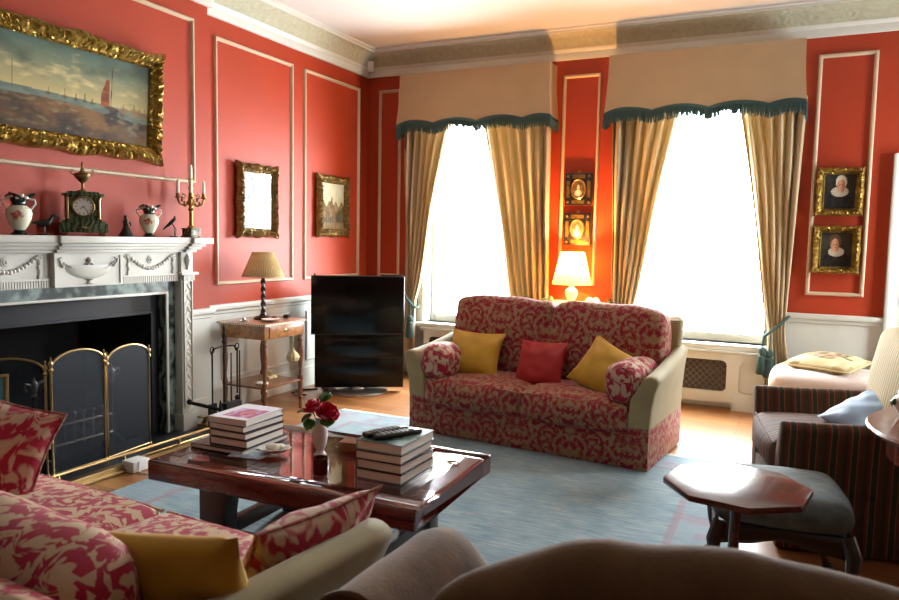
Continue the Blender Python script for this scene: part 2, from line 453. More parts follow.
MT['shade_cream'] = cloth('pleated_silk_shade', (226, 200, 146), .3, (240, 206, 140))

def canvas(name, w_, h_, nu, nv, fn, mat, parent=None, loc=(0,0,0), rot=(0,0,0), axis='XZ'):
    me = bpy.data.meshes.new(name); vs_ = []; cols = []; fs = []
    for j in range(nv+1):
        for i in range(nu+1):
            u, v = i/nu, j/nv
            vs_.append(((u-.5)*w_, 0, (v-.5)*h_) if axis == 'XZ' else ((u-.5)*w_, (v-.5)*h_, 0))
            c = fn(u, v); cols.append(lin([max(0, min(255, x)) for x in c]))
    for j in range(nv):
        for i in range(nu):
            a = j*(nu+1)+i; fs.append((a, a+1, a+nu+2, a+nu+1))
    me.from_pydata(vs_, [], fs)
    at = me.color_attributes.new('Col', 'FLOAT_COLOR', 'POINT')
    for k, c in enumerate(cols): at.data[k].color = c
    me.materials.append(mat)
    o = bpy.data.objects.new(name, me); C.objects.link(o)
    if parent: o.parent = parent
    o.location = loc; o.rotation_euler = rot
    return o
def mixc(a, b, t):
    t = max(0, min(1, t)); return tuple(a[i]*(1-t)+b[i]*t for i in range(3))
def fb(u, v, s, seed=0): return noise.fractal(Vector((u*s+seed, v*s+seed*1.7, seed)), 1.0, 2.0, 5)

# ------------------------------------------------------------------ room shell
RW, RF = 6.1, -12.5          # right wall x, wall behind the camera y
ZC, DADO = 3.32, .854
BX, BY0, BY1 = .135, -4.78, -2.46    # chimney breast
FO = (-4.20, -3.04, 0.0, .86)        # firebox opening y0 y1 z0 z1
def wall(name, axis, at, a0, a1, z1, holes, flip=1, reveal=0):
    mb = MB()
    A = sorted({a0, a1, *[h[0] for h in holes], *[h[1] for h in holes]}); Z = sorted({0, DADO, z1, *[h[2] for h in holes], *[h[3] for h in holes]})
    P = (lambda a, z, d=0: (at+d, a, z)) if axis == 'x' else (lambda a, z, d=0: (a, at+d, z))
    for i in range(len(A)-1):
        for j in range(len(Z)-1):
            ca, cz = (A[i]+A[i+1])/2, (Z[j]+Z[j+1])/2
            if any(h[0] < ca < h[1] and h[2] < cz < h[3] for h in holes): continue
            mb.add([P(A[i], Z[j]), P(A[i+1], Z[j]), P(A[i+1], Z[j+1]), P(A[i], Z[j+1])], [(0,1,2,3)], mi=1 if cz < DADO else 0)
    for h in holes:
        if reveal:
            y0, y1, z0, z1_ = h; d = reveal
            for q in ([P(y0,z0), P(y0,z1_), P(y0,z1_,d), P(y0,z0,d)], [P(y1,z0), P(y1,z1_), P(y1,z1_,d), P(y1,z0,d)],
                      [P(y0,z1_), P(y1,z1_), P(y1,z1_,d), P(y0,z1_,d)], [P(y0,z0), P(y1,z0), P(y1,z0,d), P(y0,z0,d)]):
                mb.add(q, [(0,1,2,3)], mi=1)
    return struct(mb.build(name, [MT['red'], MT['white']]))
DOOR = (4.87, 5.75, 0, 2.06)
wall('wall_left', 'x', 0, RF, 0, ZC, [(FO[0]-.05, FO[1]+.05, 0, FO[3]+.05)])
wall('wall_back', 'y', 0, 0, RW, ZC, WIN+[DOOR], reveal=.30)
wall('wall_right', 'x', RW, RF, 0, ZC, [SIDE], reveal=.30)
wall('wall_front', 'y', RF, 0, RW, ZC, [])
mb = MB()   # chimney breast
for (y0, y1, z0, z1) in ((BY0, FO[0], 0, DADO), (FO[1], BY1, 0, DADO), (BY0, FO[0], DADO, ZC), (FO[1], BY1, DADO, ZC), (FO[0], FO[1], FO[3], ZC)):
    mi = 1 if z1 <= DADO else 0
    mb.add([(BX,y0,z0), (BX,y1,z0), (BX,y1,z1), (BX,y0,z1)], [(0,1,2,3)], mi=mi)
for y in (BY0, BY1):
    for z0, z1 in ((0, DADO), (DADO, ZC)):
        mb.add([(0,y,z0), (BX,y,z0), (BX,y,z1), (0,y,z1)], [(0,1,2,3)], mi=1 if z1 <= DADO else 0)
struct(mb.build('wall_chimney_breast', [MT['red'], MT['white']]))
mb = MB()   # firebox lining
y0, y1, z0, z1 = FO; x0 = -.32; q0, q1 = y0+.16, y1-.16
mb.add([(BX,y0,0), (BX,y0,z1), (x0,q0,z1), (x0,q0,0)], [(0,1,2,3)]); mb.add([(BX,y1,0), (BX,y1,z1), (x0,q1,z1), (x0,q1,0)], [(0,1,2,3)])
mb.add([(x0,q0,0), (x0,q1,0), (x0,q1,z1), (x0,q0,z1)], [(0,1,2,3)]); mb.add([(BX,y0,z1), (BX,y1,z1), (x0,q1,z1), (x0,q0,z1)], [(0,1,2,3)])
mb.add([(BX,y0,.002), (BX,y1,.002), (x0,q1,.002), (x0,q0,.002)], [(0,1,2,3)])
struct(mb.build('wall_firebox', MT['soot']))
mb = MB(); mb.box(-.4, RW+.2, RF-.2, .4, -.1, 0); struct(mb.build('floor', MT['floor']))
mb = MB(); mb.box(-.4, RW+.2, RF-.2, .4, ZC, ZC+.1); struct(mb.build('ceiling', MT['ceiling']))

TR = [0]
def sweep(path, prof, mats, name=None, pick=None, closed=False, parent=None):
    """path: plan points, room on the left hand; prof: (offset into room, z)"""
    mb = MB(); n = len(path); P = [Vector((p[0], p[1])) for p in path]; rings = []
    L = 0
    for i in range(n):
        d0 = (P[i]-P[i-1]).normalized() if (i > 0 or closed) else None
        d1 = (P[(i+1) % n]-P[i]).normalized() if (i < n-1 or closed) else None
        if i > 0: L += (P[i]-P[i-1]).length
        n0 = Vector((-d0.y, d0.x)) if d0 else None; n1 = Vector((-d1.y, d1.x)) if d1 else None
        if n0 is None: m = n1
        elif n1 is None: m = n0
        else:
            m = n0+n1; m = m/max(.2, m.dot(n0))
        rings.append(([(P[i].x+m.x*o, P[i].y+m.y*o, z) for o, z in prof], L))
    k = len(prof); acc = [0]
    for j in range(1, k): acc.append(acc[-1]+math.hypot(prof[j][0]-prof[j-1][0], prof[j][1]-prof[j-1][1]))
    for i in range(n-1 if not closed else n):
        a, la = rings[i]; b, lb = rings[(i+1) % n]
        for j in range(k-1):
            mb.add([a[j], b[j], b[j+1], a[j+1]], [(0,1,2,3)], [[(la, acc[j]), (lb, acc[j]), (lb, acc[j+1]), (la, acc[j+1])]], mi=pick(j) if pick else 0)
    if not closed:
        for rr in (rings[0][0], rings[-1][0]): mb.add(rr, [tuple(range(k))])
    if name is None:
        TR[0] += 1; name = 'trim_%d' % TR[0]
    return struct(mb.build(name, mats, weld=True))
# room outline traversed with the room on the left: left wall runs from back to front
outline = [(RW, RF), (RW, 0), (0, 0), (0, BY1), (BX, BY1), (BX, BY0), (0, BY0), (0, RF)]
corn = [(0, 3.075), (.028, 3.075), (.034, 3.09), (.034, 3.135), (.05, 3.15), (.055, 3.165), (.075, 3.20), (.11, 3.25), (.165, 3.285), (.175, 3.285), (.18, 3.30), (.20, 3.305), (.205, ZC)]
sweep(outline+[], corn, [MT['white'], MT['cornice']], 'trim_cornice', pick=lambda j: 1 if 4 < j < 8 else 0, closed=True)
dado = [(0, DADO-.075), (.012, DADO-.07), (.014, DADO-.05), (.03, DADO-.035), (.034, DADO-.012), (.03, DADO), (0, DADO+.004)]
base = [(0, 0), (.022, 0), (.022, .13), (.014, .15), (.012, .175), (0, .18)]
for nm, pts in (('left', [(0, 0), (0, BY1), (BX, BY1), (BX, -2.775)]), ('left_front', [(BX, -4.47), (BX, BY0), (0, BY0), (0, RF)]),
                ('back_left', [(.62, 0), (0, 0)]), ('back_middle', [(2.72, 0), (1.96, 0)]), ('back_right', [(4.79, 0), (4.06, 0)]),
                ('right', [(RW, RF), (RW, 0), (5.83, 0)]), ('front', [(0, RF), (RW, RF)])):
    sweep(pts, dado, MT['white'], 'trim_dado_'+nm); sweep(pts, base, MT['white'], 'baseboard_'+nm)
def panel(axis, at, a0, a1, z0, z1, w_=.032, t=.02, d=1):
    """raised picture-rail style moulding rectangle on a wall"""
    mb = MB(); out = [(a0, z0), (a1, z0), (a1, z1), (a0, z1)]
    prof = [(0, 0), (w_*.1, t*.6), (w_*.3, t), (w_*.65, t), (w_*.85, t*.6), (w_, 0)]
    cx, cz = (a0+a1)/2, (z0+z1)/2; R = []
    for a, z in out:
        R.append([(a+(o if a < cx else -o), z+(o if z < cz else -o), h) for o, h in prof])
    for i in range(4):
        A, B = R[i], R[(i+1) % 4]
        for j in range(len(prof)-1):
            q = [A[j], B[j], B[j+1], A[j+1]]
            mb.add([(at+d*h, a, z) if axis == 'x' else (a, at-h, z) for a, z, h in q], [(0,1,2,3)])
    TR[0] += 1
    return struct(mb.build('trim_%d' % TR[0], MT['mould'] if z0 > DADO else MT['white']))
ZT, ZB = 2.942, 1.009
panel('x', 0, -2.257, -1.278, ZB, ZT); panel('x', 0, -1.12, -.172, ZB, ZT)
panel('x', BX, -4.64, -2.60, 1.775, 2.955)
panel('y', 0, .135, .40, ZB, ZT); panel('y', 0, 2.114, 2.473, ZB, ZT); panel('y', 0, 4.225, 4.647, ZB, ZT)
panel('x', 0, -2.20, -1.32, .24, .72, .03, .012); panel('x', 0, -1.08, -.2, .24, .72, .03, .012)
# windows
for i, (a, b, c, d) in enumerate(WIN):
    fr = MB(); y0, y1 = .16, .22
    for q in ((a, a+.05, c, d), (b-.05, b, c, d), (a+.05, b-.05, c, c+.07), (a+.05, b-.05, d-.05, d)):
        fr.box(q[0], q[1], y0, y1, q[2], q[3])
    for q in ((a-.09, a, c-.02, d+.09), (b, b+.09, c-.02, d+.09), (a, b, d, d+.09)):
        fr.box(q[0], q[1], -.025, 0, q[2], q[3])
    wo = struct(fr.build('window_%d' % (i+1), MT['white'], bevel=.006))
    g = MB(); g.box(a+.05, b-.05, .185, .192, c+.07, d-.05); g.build('glass_pane', MT['pane'], wo)
    s = MB(); s.box(a-.06, b+.06, -.11, .16, c-.045, c); s.build('window_sill', MT['white'], wo, bevel=.008)
fr = MB()
for q in ((SIDE[0], SIDE[0]+.05, .56, 2.4), (SIDE[1]-.05, SIDE[1], .56, 2.4), (SIDE[0]+.05, SIDE[1]-.05, .56, .63), (SIDE[0]+.05, SIDE[1]-.05, 2.35, 2.4)): fr.box(RW+.16, RW+.22, *q)
for q in ((SIDE[0]-.09, SIDE[0], .54, 2.49), (SIDE[1], SIDE[1]+.09, .54, 2.49), (SIDE[0], SIDE[1], 2.4, 2.49)): fr.box(RW-.025, RW, *q)
wo = struct(fr.build('window_3', MT['white'], bevel=.006))  # added window, out of view, brings light from the right
g = MB(); g.box(RW+.185, RW+.192, SIDE[0]+.05, SIDE[1]-.05, .63, 2.35); g.build('glass_pane', MT['pane'], wo)
s = MB(); s.box(RW-.11, RW+.16, SIDE[0]-.06, SIDE[1]+.06, .515, .56); s.build('window_sill', MT['white'], wo, bevel=.008)
# door at the right end of the back wall
dr = MB()
for q in ((DOOR[0]-.08, DOOR[0], 0, DOOR[3]+.08), (DOOR[1], DOOR[1]+.08, 0, DOOR[3]+.08), (DOOR[0], DOOR[1], DOOR[3], DOOR[3]+.08)):
    dr.box(q[0], q[1], -.045, .0, q[2], q[3])
do = struct(dr.build('door_1', MT['white'], bevel=.01))
p = MB(); p.box(DOOR[0], DOOR[1], .02, .06, 0, DOOR[3]); p.build('door_leaf', MT['white'], do)
for (z0, z1) in ((.15, .85), (1.0, 1.95)):
    for k in (0, 1):
        xx = DOOR[0]+.1+k*.38; q = MB(); q.box(xx, xx+.3, .008, .02, z0, z1); q.build('raised_panel', MT['white'], do, bevel=.006)
h = MB(); h.M = T(DOOR[0]+.06, .02, 1.0) @ RX(PI/2); h.lathe([(.012, 0), (.01, .03), (.024, .04), (.026, .055), (.015, .066), (0, .068)], 16); h.build('door_knob', MT['brass'], do)
# ------------------------------------------------------------------ fireplace
FY = -3.62   # centre line
def fireplace():
    t = thing('fireplace_mantel', 'white carved marble fireplace mantel with green marble slips', 'fireplace', (BX, FY, 0))
    D = .15      # pilaster face, local x (0 is the breast)
    mb = MB()    # shelf with stepped bed moulding, breaking forward over the pilasters
    for (a, b, ex) in ((-.855, .855, 0), (.70, .855, .025), (-.855, -.70, .025), (-.27, .27, .02)):
        mb.box(0, .285+ex, a-(ex if a < -.5 or ex == .02 else 0), b+(ex if b > .5 or ex == .02 else 0), 1.345, 1.385)
        mb.box(0, .25+ex, a+.012, b-.012, 1.325, 1.345)
        mb.box(0, .215+ex, a+.02, b-.02, 1.305, 1.325)
        mb.box(0, .18+ex, a+.03, b-.03, 1.285, 1.305)
    mb.build('mantel_shelf', MT['marble'], t, bevel=.004)
    mb = MB(); mb.box(0, .125, -.73, .73, 1.085, 1.285); mb.build('frieze', MT['marble'], t)
    for s in (-1, 1):
        mb = MB(); a, b = (.735, .84) if s > 0 else (-.84, -.735)
        mb.box(0, D, a, b, .14, 1.285); mb.box(0, D+.02, a-.012, b+.012, 0, .14)
        mb.box(0, D+.03, a-.022, b+.03, 1.125, 1.143)
        for (x0, x1, aa, bb) in ((D, D+.012, a+.012, a+.02), (D, D+.012, b-.02, b-.012)): mb.box(x0, x1, aa, bb, .2, 1.08)
        pl = mb.build('pilaster', MT['marble'], t, bevel=.003)
        mb = MB()
        for k in range(9): mb.box(D, D+.022, a+.004+k*.0113, a+.011+k*.0113, 1.085, 1.125)
        mb.build('fluting', MT['marble'], pl)
        mb = MB(); m = (a+b)/2      # running leaf carving and a small urn above
        for k in range(11):
            z = .22+k*.08
            for q in (-1, 1): mb.M = T(D, m+q*.016, z+.02*q) @ RX(q*.7); mb.sphere((0,0,0), (.009, .012, .032), 8, 6)
        mb.M = Matrix.Identity(4)
        mb.build('leaf_carving', MT['marble'], pl); mb = MB()
        mb.M = T(D+.004, m, 1.16); mb.lathe([(.004, 0), (.016, .005), (.006, .02), (.016, .035), (.024, .06), (.024, .085), (.012, .1), (.004, .112)], 12)
        mb.build('urn_carving', MT['marble'], pl)
    mb = MB()   # centre tablet with a shallow carved urn and swags
    mb.box(0, .155, -.23, .235, 1.085, 1.285)
    for (a, b, c, d) in ((-.23, .235, 1.27, 1.285), (-.23, .235, 1.085, 1.097), (-.23, -.215, 1.097, 1.27), (.22, .235, 1.097, 1.27)): mb.box(.155, .163, a, b, c, d)
    tb = mb.build('centre_tablet', MT['marble'], t, weld=False)
    mb = MB()
    mb.grid(lambda u, v: (.154+.022*math.sqrt(1-v*v), .165*v*math.cos(PI+PI*u), 1.212+.085*v*math.sin(PI+PI*u)), 24, 8)
    mb.M = T(.158, 0, 1.1); mb.lathe([(.028, 0), (.01, .008), (.012, .02), (.03, .03)], 12); mb.M = Matrix.Identity(4)
    mb.M = T(.158, 0, 1.222); mb.lathe([(.03, 0), (.012, .008), (.02, .022), (.008, .034), (.002, .04)], 12); mb.M = Matrix.Identity(4)
    for (a, b) in ((-.17, 0), (0, .17)):
        for k in range(13):
            u = k/12; mb.sphere((.166, a+(b-a)*u, 1.226-.035*math.sin(PI*u)), .0065, 6, 5)
    for s in (-1, 1):
        mb.tube([(.16, s*.17, 1.2), (.165, s*.195, 1.23), (.162, s*.2, 1.25), (.16, s*.18, 1.255)], .006, 6)
    mb.build('urn_carving', MT['marble'], tb)
    for s in (-1, 1):      # side friezes: garland, rosette, flutes
        mb = MB(); c0 = s*.49
        for k in range(17):
            u = k/16; z = 1.255-.075*math.sin(PI*u); y = c0+(u-.5)*.34
            mb.sphere((.128, y, z), (.012, .013, .012+.004*(k % 2)), 7, 5)
        for q in (-1, 1):
            for k in range(5): mb.sphere((.128, c0+q*.185+.006*(k % 2), 1.255-k*.026), (.01, .012-.0012*k, .015), 7, 5)
            mb.tube([(.128, c0+q*.16, 1.258), (.132, c0+q*.185, 1.268), (.128, c0+q*.21, 1.258)], .006, 6)
        mb.M = T(.125, c0, 1.235) @ RY(PI/2); mb.lathe([(.03, 0), (.03, .004), (.022, .004), (.02, .009), (.01, .009), (.008, .014), (0, .016)], 18); mb.M = Matrix.Identity(4)
        mb.build('garland', MT['marble'], t)
        mb = MB(); a, b = (.25, .72) if s > 0 else (-.72, -.25); mb.box(.12, .145, a, b, 1.128, 1.138); n = 30
        for k in range(n): mb.box(.12, .138, a+(b-a)*(k+.15)/n, a+(b-a)*(k+.8)/n, 1.085, 1.128)
        mb.build('fluting', MT['marble'], t)
    mb = MB()   # green slips around the opening
    for (a, b, c, d) in ((-.735, .735, 1.012, 1.085), (.645, .735, 0, 1.012), (-.735, -.645, 0, 1.012)): mb.box(0, .085, a, b, c, d)
    mb.build('green_slip', MT['greenmarble'], t)
    mb = MB()
    for (a, b, c, d) in ((-.668, .668, .996, 1.014), (.648, .668, 0, .996), (-.668, -.648, 0, .996)): mb.box(.0, .097, a, b, c, d)
    mb.build('edge_moulding', MT['marble'], t, bevel=.004)
    mb = MB()   # black register frame
    for (a, b, c, d) in ((-.648, .648, FO[3], .996), (.58, .648, 0, FO[3]), (-.648, -.58, 0, FO[3])): mb.box(.0, .022, a, b, c, d)
    for (a, b, c, d) in ((-.59, .59, FO[3]-.0, FO[3]+.018), (.572, .59, 0, FO[3]), (-.59, -.572, 0, FO[3])): mb.box(.0, .034, a, b, c, d)
    mb.build('register_frame', MT['matblack'], t, bevel=.003)
fireplace()
mb = MB(); mb.box(BX, .60, -4.50, -2.74, 0, .022); struct(mb.build('hearth', plain('slate_hearth', (34, 36, 40), .35, var=.2, sc=5), bevel=.006))
def grate():
    t = thing('fire_grate', 'black iron fire basket with fleur-de-lis firedogs inside the fireplace', 'grate', (.0, FY, .004))
    for s in (-1, 1):
        mb = MB(); y = s*.27+.03
        mb.tube([(.1, y, 0), (.1, y, .42)], .012, 8); mb.box(-.2, .12, y-.015, y+.015, .1, .13)
        mb.tube([(.1, y-.09, 0), (.1, y, .11), (.1, y+.09, 0)], .012, 8)
        d = mb.build('firedog', MT['iron'], t)
        mb = MB(); mb.M = T(.1, y, .42); mb.lathe([(.008, 0), (.022, .01), (.01, .02), (.026, .06), (.02, .09), (0, .13)], 10); mb.M = Matrix.Identity(4)
        for q in (-1, 1): mb.tube([(.1, y, .44), (.1, y+q*.025, .5), (.1, y+q*.055, .51), (.1, y+q*.062, .48), (.1, y+q*.045, .465)], [.011, .012, .011, .009, .008], 8)
        mb.build('fleur_finial', MT['silver'], d)
    mb = MB()
    for k in range(7):
        y = -.2+k*.068; mb.tube([(.12, y, .08), (.12, y, .26)], .009, 6); mb.sphere((.12, y, .275), .017, 8, 6)
    for z in (.1, .22): mb.tube([(.12, -.24, z), (.12, .28, z)], .01, 6)
    mb.build('fire_bars', MT['silver'], t)
    mb = MB(); mb.box(-.2, .11, -.24, .27, .09, .105); mb.build('basket_base', MT['iron'], t)
grate()
def m_mesh():
    t = NT('fire_screen_mesh'); tr = t.n('ShaderNodeBsdfTransparent'); t.set(lin((30, 36, 44)), .5, .3)
    mx = t.n('ShaderNodeMixShader'); mx.inputs[0].default_value = .52
    t.L(tr.outputs[0], mx.inputs[1]); t.L(t.b.outputs[0], mx.inputs[2]); t.L(mx.outputs[0], t.out.inputs[0]); return t.m
def screen():
    t = thing('fire_screen', 'three panel brass fire screen with arched tops before the fireplace', 'fire screen', (.40, -3.60, .024))
    msh = m_mesh(); W = .36
    def pan(M_, w_, h0, rise):
        pts = [(0, .015), (0, h0)]+[(w_/2-w_/2*math.cos(PI*k/14), h0+rise*math.sin(PI*k/14)) for k in range(1, 14)]+[(w_, h0), (w_, .015)]
        mb = MB(); mb.M = M_; mb.tube([(0, y, z) for y, z in pts], .007, 8, closed=True)
        f = mb.build('panel_frame', MT['brass'], t)
        mb = MB(); mb.M = M_; n = len(pts)
        vs_ = [(-.001, y, z) for y, z in pts]+[(.001, y, z) for y, z in pts]
        mb.add(vs_, [tuple(range(n)), tuple(range(n, 2*n))]); mb.build('wire_mesh', msh, f, weld=False)
        for y in (0, w_):
            mb = MB(); mb.M = M_ @ T(0, y, h0-.02); mb.lathe([(.009, 0), (.016, .012), (.008, .025), (.014, .042), (.012, .055), (.005, .065), (.007, .078), (0, .09)], 10); mb.build('finial', MT['brass'], f)
            mb = MB(); mb.M = M_ @ T(0, y, -.0); mb.lathe([(.014, 0), (.014, .01), (.008, .02)], 10); mb.build('foot', MT['brass'], f)
    pan(RZ(.12), .36, .60, .085)
    pan(T(0, -.018, 0) @ RZ(PI) @ RZ(.03), .355, .62, .085)
    pan(T(-.012, -.39, 0) @ RZ(PI-.75+.0) @ T(0, .0, 0), .34, .60, .085)
screen()
def fender():
    t = thing('brass_fender', 'low brass fender rail around the dark hearth', 'fender', (.56, FY, .0))
    mb = MB(); P = [(-.38, .90, .085), (-.05, .90, .085), (0, .86, .085), (0, -.86, .085), (-.05, -.90, .085), (-.38, -.90, .085)]
    mb.tube(P, .008, 10); mb.build('top_rail', MT['brass'], t)
    mb = MB()
    for (a, b, c, d) in ((.005, .055, -.92, .92), (-.38, .005, .875, .92), (-.38, .005, -.92, -.875)): mb.box(a, b, c, d, .023 if a < 0 else 0.001, .045)
    mb.box(.02, .075, -.93, .93, 0.001, .02)
    mb.build('base_band', MT['brass'], t, bevel=.006)
    for y in (-.86, -.43, 0, .43, .86): mb = MB(); mb.M = T(0, y, .022); mb.lathe([(.012, 0), (.006, .02), (.01, .035), (.006, .05), (.008, .063)], 8); mb.build('post', MT['brass'], t)
    mb = MB()   # scrolled corner cast leaf
    for s in (1,):
        mb.tube([(-.1, .90, .04), (-.06, .905, .10), (-.0, .91, .14), (.05, .91, .12), (.055, .91, .06), (.03, .91, .02)], [.012, .014, .018, .018, .016, .02], 10)
        mb.tube([(-.25, .90, .04), (-.22, .90, .09), (-.17, .90, .1), (-.15, .90, .07), (-.18, .90, .06)], [.016, .014, .012, .012, .01], 8)
        mb.M = T(.03, .91, .02); mb.lathe([(.045, 0), (.05, .012), (.03, .03), (.02, .05), (.0, .06)], 12)
    mb.build('corner_scroll', MT['brass'], t)
fender()
mb = MB(); mb.tube([(.30, -2.83, .215), (.36, -2.80, .20), (.50, -2.73, .165)], [.012, .013, .012], 10); mb.sphere((.295, -2.832, .22), .02, 10, 8)
mb.tube([(.488, -2.736, .14), (.49, -2.735, .2), (.492, -2.735, .235)], [.012, .01, .004], 8)
o = mb.build('poker', MT['iron']); tag(o, 'black iron poker lying across the brass fender corner', 'poker')
def tools():
    t = thing('fire_tool_stand', 'black iron companion set of fire tools beside the marble pilaster', 'fire tools', (.36, -2.555, 0)); t.scale = (1, 1, 1.09)
    mb = MB(); mb.lathe([(.10, 0), (.10, .012), (.05, .025), (.014, .05), (.008, .07), (.008, .56), (.016, .57), (.01, .59), (.016, .61), (.008, .64), (.013, .67), (0, .69)], 16)
    mb.build('stand', MT['iron'], t)
    mb = MB(); mb.tube([(0, -.13, .50), (0, -.11, .535), (0, .0, .545), (0, .11, .535), (0, .13, .50)], .006, 8); mb.build('crossbar', MT['iron'], t)
    mb = MB(); mb.tube([(.01, -.13, .16), (.01, -.13, .52)], .006, 8); mb.tube([(.01, -.13+.02*math.sin(a), .53+.02*math.cos(a)) for a in [k*PI/6 for k in range(12)]], .004, 6, closed=True); mb.M = T(.01, -.13, 0); mb.box(-.01, .01, -.035, .035, .02, .17)
    mb.build('shovel', MT['iron'], t)
    mb = MB(); mb.tube([(.01, .13, .2), (.01, .13, .52)], .006, 8); mb.tube([(.02, .145, .15), (.02, .145, .5)], .005, 8)
    mb.tube([(.01, .13+.02*math.sin(a), .53+.02*math.cos(a)) for a in [k*PI/6 for k in range(12)]], .004, 6, closed=True); mb.sphere((.01, .13, .17), .02, 8, 6)
    mb.build('tongs', MT['iron'], t)
    mb = MB(); mb.tube([(.05, .02, .17), (.05, .02, .5)], .006, 8); mb.box(.03, .08, -.06, .10, .10, .165); mb.build('brush', MT['plastic'], t, bevel=.006)
tools()
t = thing('tissue_box', 'small white box on the hearth fender with a white cord hanging down', 'box', (.64, -3.61, .003))
mb = MB(); mb.box(-.045, .055, -.06, .06, .0, .065); mb.build('box_body', MT['whitep'], t, bevel=.006)
mb = MB(); mb.tube([(.055, -.02, .066), (.06, -.025, .03), (.065, -.03, .004), (.15, -.03, .004)], .004, 6); mb.build('cord', MT['whitep'], t)

# ------------------------------------------------------------------ mantel ornaments
SX, SZ = .27, 1.386
def vase(loc, rz, s, label, flower):
    t = thing('mantel_vase', label, 'vase', loc, rz, 'porcelain vases on the mantel')
    prof = [(.045, 0), (.05, .008), (.032, .02), (.03, .028), (.05, .055), (.07, .1), (.077, .135), (.07, .165), (.05, .182), (.046, .186)]
    mb = MB(); fine = []
    for j in range(len(prof)-1):
        for q in range(4): fine.append((prof[j][0]+(prof[j+1][0]-prof[j][0])*q/4, prof[j][1]+(prof[j+1][1]-prof[j][1])*q/4))
    mb.lathe([(r*s, z*s) for r, z in fine+[prof[-1]]], 56)
    me = mb.build('body', [MT['vpaint']], t).data
    at = me.color_attributes.new('Col', 'FLOAT_COLOR', 'POINT')
    for i, v in enumerate(me.vertices):
        z = v.co.z/s; c = lin((226, 226, 200))
        if z < .03: c = lin((18, 38, 28))
        a = math.atan2(v.co.x, -v.co.y); d = math.hypot((a-.0)*.08*1.1, (z-.125)*1.5)
        if flower and abs(a) < 1.1 and d < .036+.010*math.sin(a*9+z*90): c = lin(random.choice([(196, 96, 84), (226, 170, 150), (150, 70, 96), (204, 150, 90)]))
        at.data[i].color = c
    mb = MB(); fl = [(.046, .184), (.04, .2), (.05, .225), (.075, .25)]
    def neck(u, v):
        a = 2*PI*u; k = v*3; j = min(2, int(k)); q = k-j
        r = fl[j][0]*(1-q)+fl[j+1][0]*q; z = fl[j][1]*(1-q)+fl[j+1][1]*q
        r *= 1+.28*v*v*math.sin(a*3+.5); z += .018*v*v*math.cos(a*3)
        return (r*s*math.cos(a), r*s*math.sin(a), z*s)
    mb.grid(neck, 36, 8, wrap=True); nk = mb.build('ruffled_neck', [MT['vasegreen']], t)
    for q in (-1, 1): mb = MB(); mb.tube([(q*.07*s, 0, .165*s), (q*.095*s, 0, .2*s), (q*.09*s, 0, .225*s), (q*.06*s, 0, .228*s)], .006*s, 8); mb.build('handle', MT['porcelain'], t)
    mb = MB()
    for k in range(5): a = -PI/2-.9+k*.45; mb.sphere((.062*s*math.cos(a), .062*s*math.sin(a), (.235+.012*(k % 2))*s), .012*s, 7, 5)
    mb.build('gilt_leaf', MT['porcelain'], nk)
MT['vpaint'] = painted('vase_enamel', .12)
vase((SX, -4.035, SZ), .85, .86, 'cream porcelain vase with red flower spray and green ruffled neck, left of the clock', True)
vase((SX, -3.145, SZ), .75, .80, 'smaller pale porcelain vase with green neck, right of the mantel clock', True)
def clock():
    t = thing('mantel_clock', 'green marble mantel clock with white dial and urn finial', 'clock', (SX, -3.635, SZ), .95)
    mb = MB(); mb.box(-.13, .13, -.07, .07, .02, .075); mb.box(-.115, .115, -.062, .062, .075, .09); mb.box(-.098, .098, -.055, .055, .09, .235); mb.box(-.112, .112, -.065, .065, .235, .25); mb.box(-.085, .085, -.05, .05, .25, .262)
    mb.build('case', MT['onyx'], t, bevel=.003)
    mb = MB()
    for x in (-.115, .085):
        for y in (-.065, .035): mb.box(x, x+.03, y, y+.03, 0, .02)
    mb.build('foot', MT['brass'], t, bevel=.003)
    mb = MB(); mb.M = T(0, -.056, .172) @ RX(PI/2); mb.lathe([(.06, -.004), (.062, .008), (.055, .016), (.05, .01), (.05, 0)], 32, cap=False); bz = mb.build('dial_bezel', MT['brass'], t)
    mb = MB(); mb.M = T(0, -.056, .172) @ RX(PI/2); mb.lathe([(.05, 0), (.05, .007), (0, .007)], 32); dl = mb.build('dial', MT['porcelain'], t)
    mb = MB()
    for k in range(12):
        mb.M = T(0, -.0636, .172) @ RY(k*PI/6) @ T(0, 0, .041); mb.box(-.0018, .0018, -.0008, .0008, -.005, .005)
    mb.M = T(0, -.0642, .172) @ RY(-2.2); mb.box(-.0018, .0018, -.001, .001, -.004, .024)
    mb.M = T(0, -.0648, .172) @ RY(2.5); mb.box(-.0012, .0012, -.001, .001, -.004, .036)
    mb.build('hands_and_hour_marks', MT['plastic'], dl)
    mb = MB()
    for x in (-.084, .084): mb.M = T(x, -.058, .1); mb.lathe([(.010, 0), (.007, .01), (.008, .11), (.012, .125)], 12)
    mb.M = T(0, -.072, .048) @ RX(PI/2); mb.box(-.035, .035, -.004, .004, 0, .004); mb.sphere((0, 0, .003), (.014, .008, .005), 8, 6)
    mb.build('brass_mount', MT['brass'], t)
    mb = MB(); mb.M = T(0, 0, .262); mb.lathe([(.03, 0), (.03, .006), (.008, .016), (.007, .05), (.02, .06), (.042, .085), (.046, .105), (.03, .112), (.02, .114), (.012, .125), (.005, .145), (.008, .155), (0, .185)], 20)
    for q in (-1, 1): mb.tube([(q*.044, 0, .095), (q*.062, 0, .11), (q*.058, 0, .13), (q*.045, 0, .125)], .004, 6)
    mb.build('urn_finial', [MT['giltdark']], t)
clock()
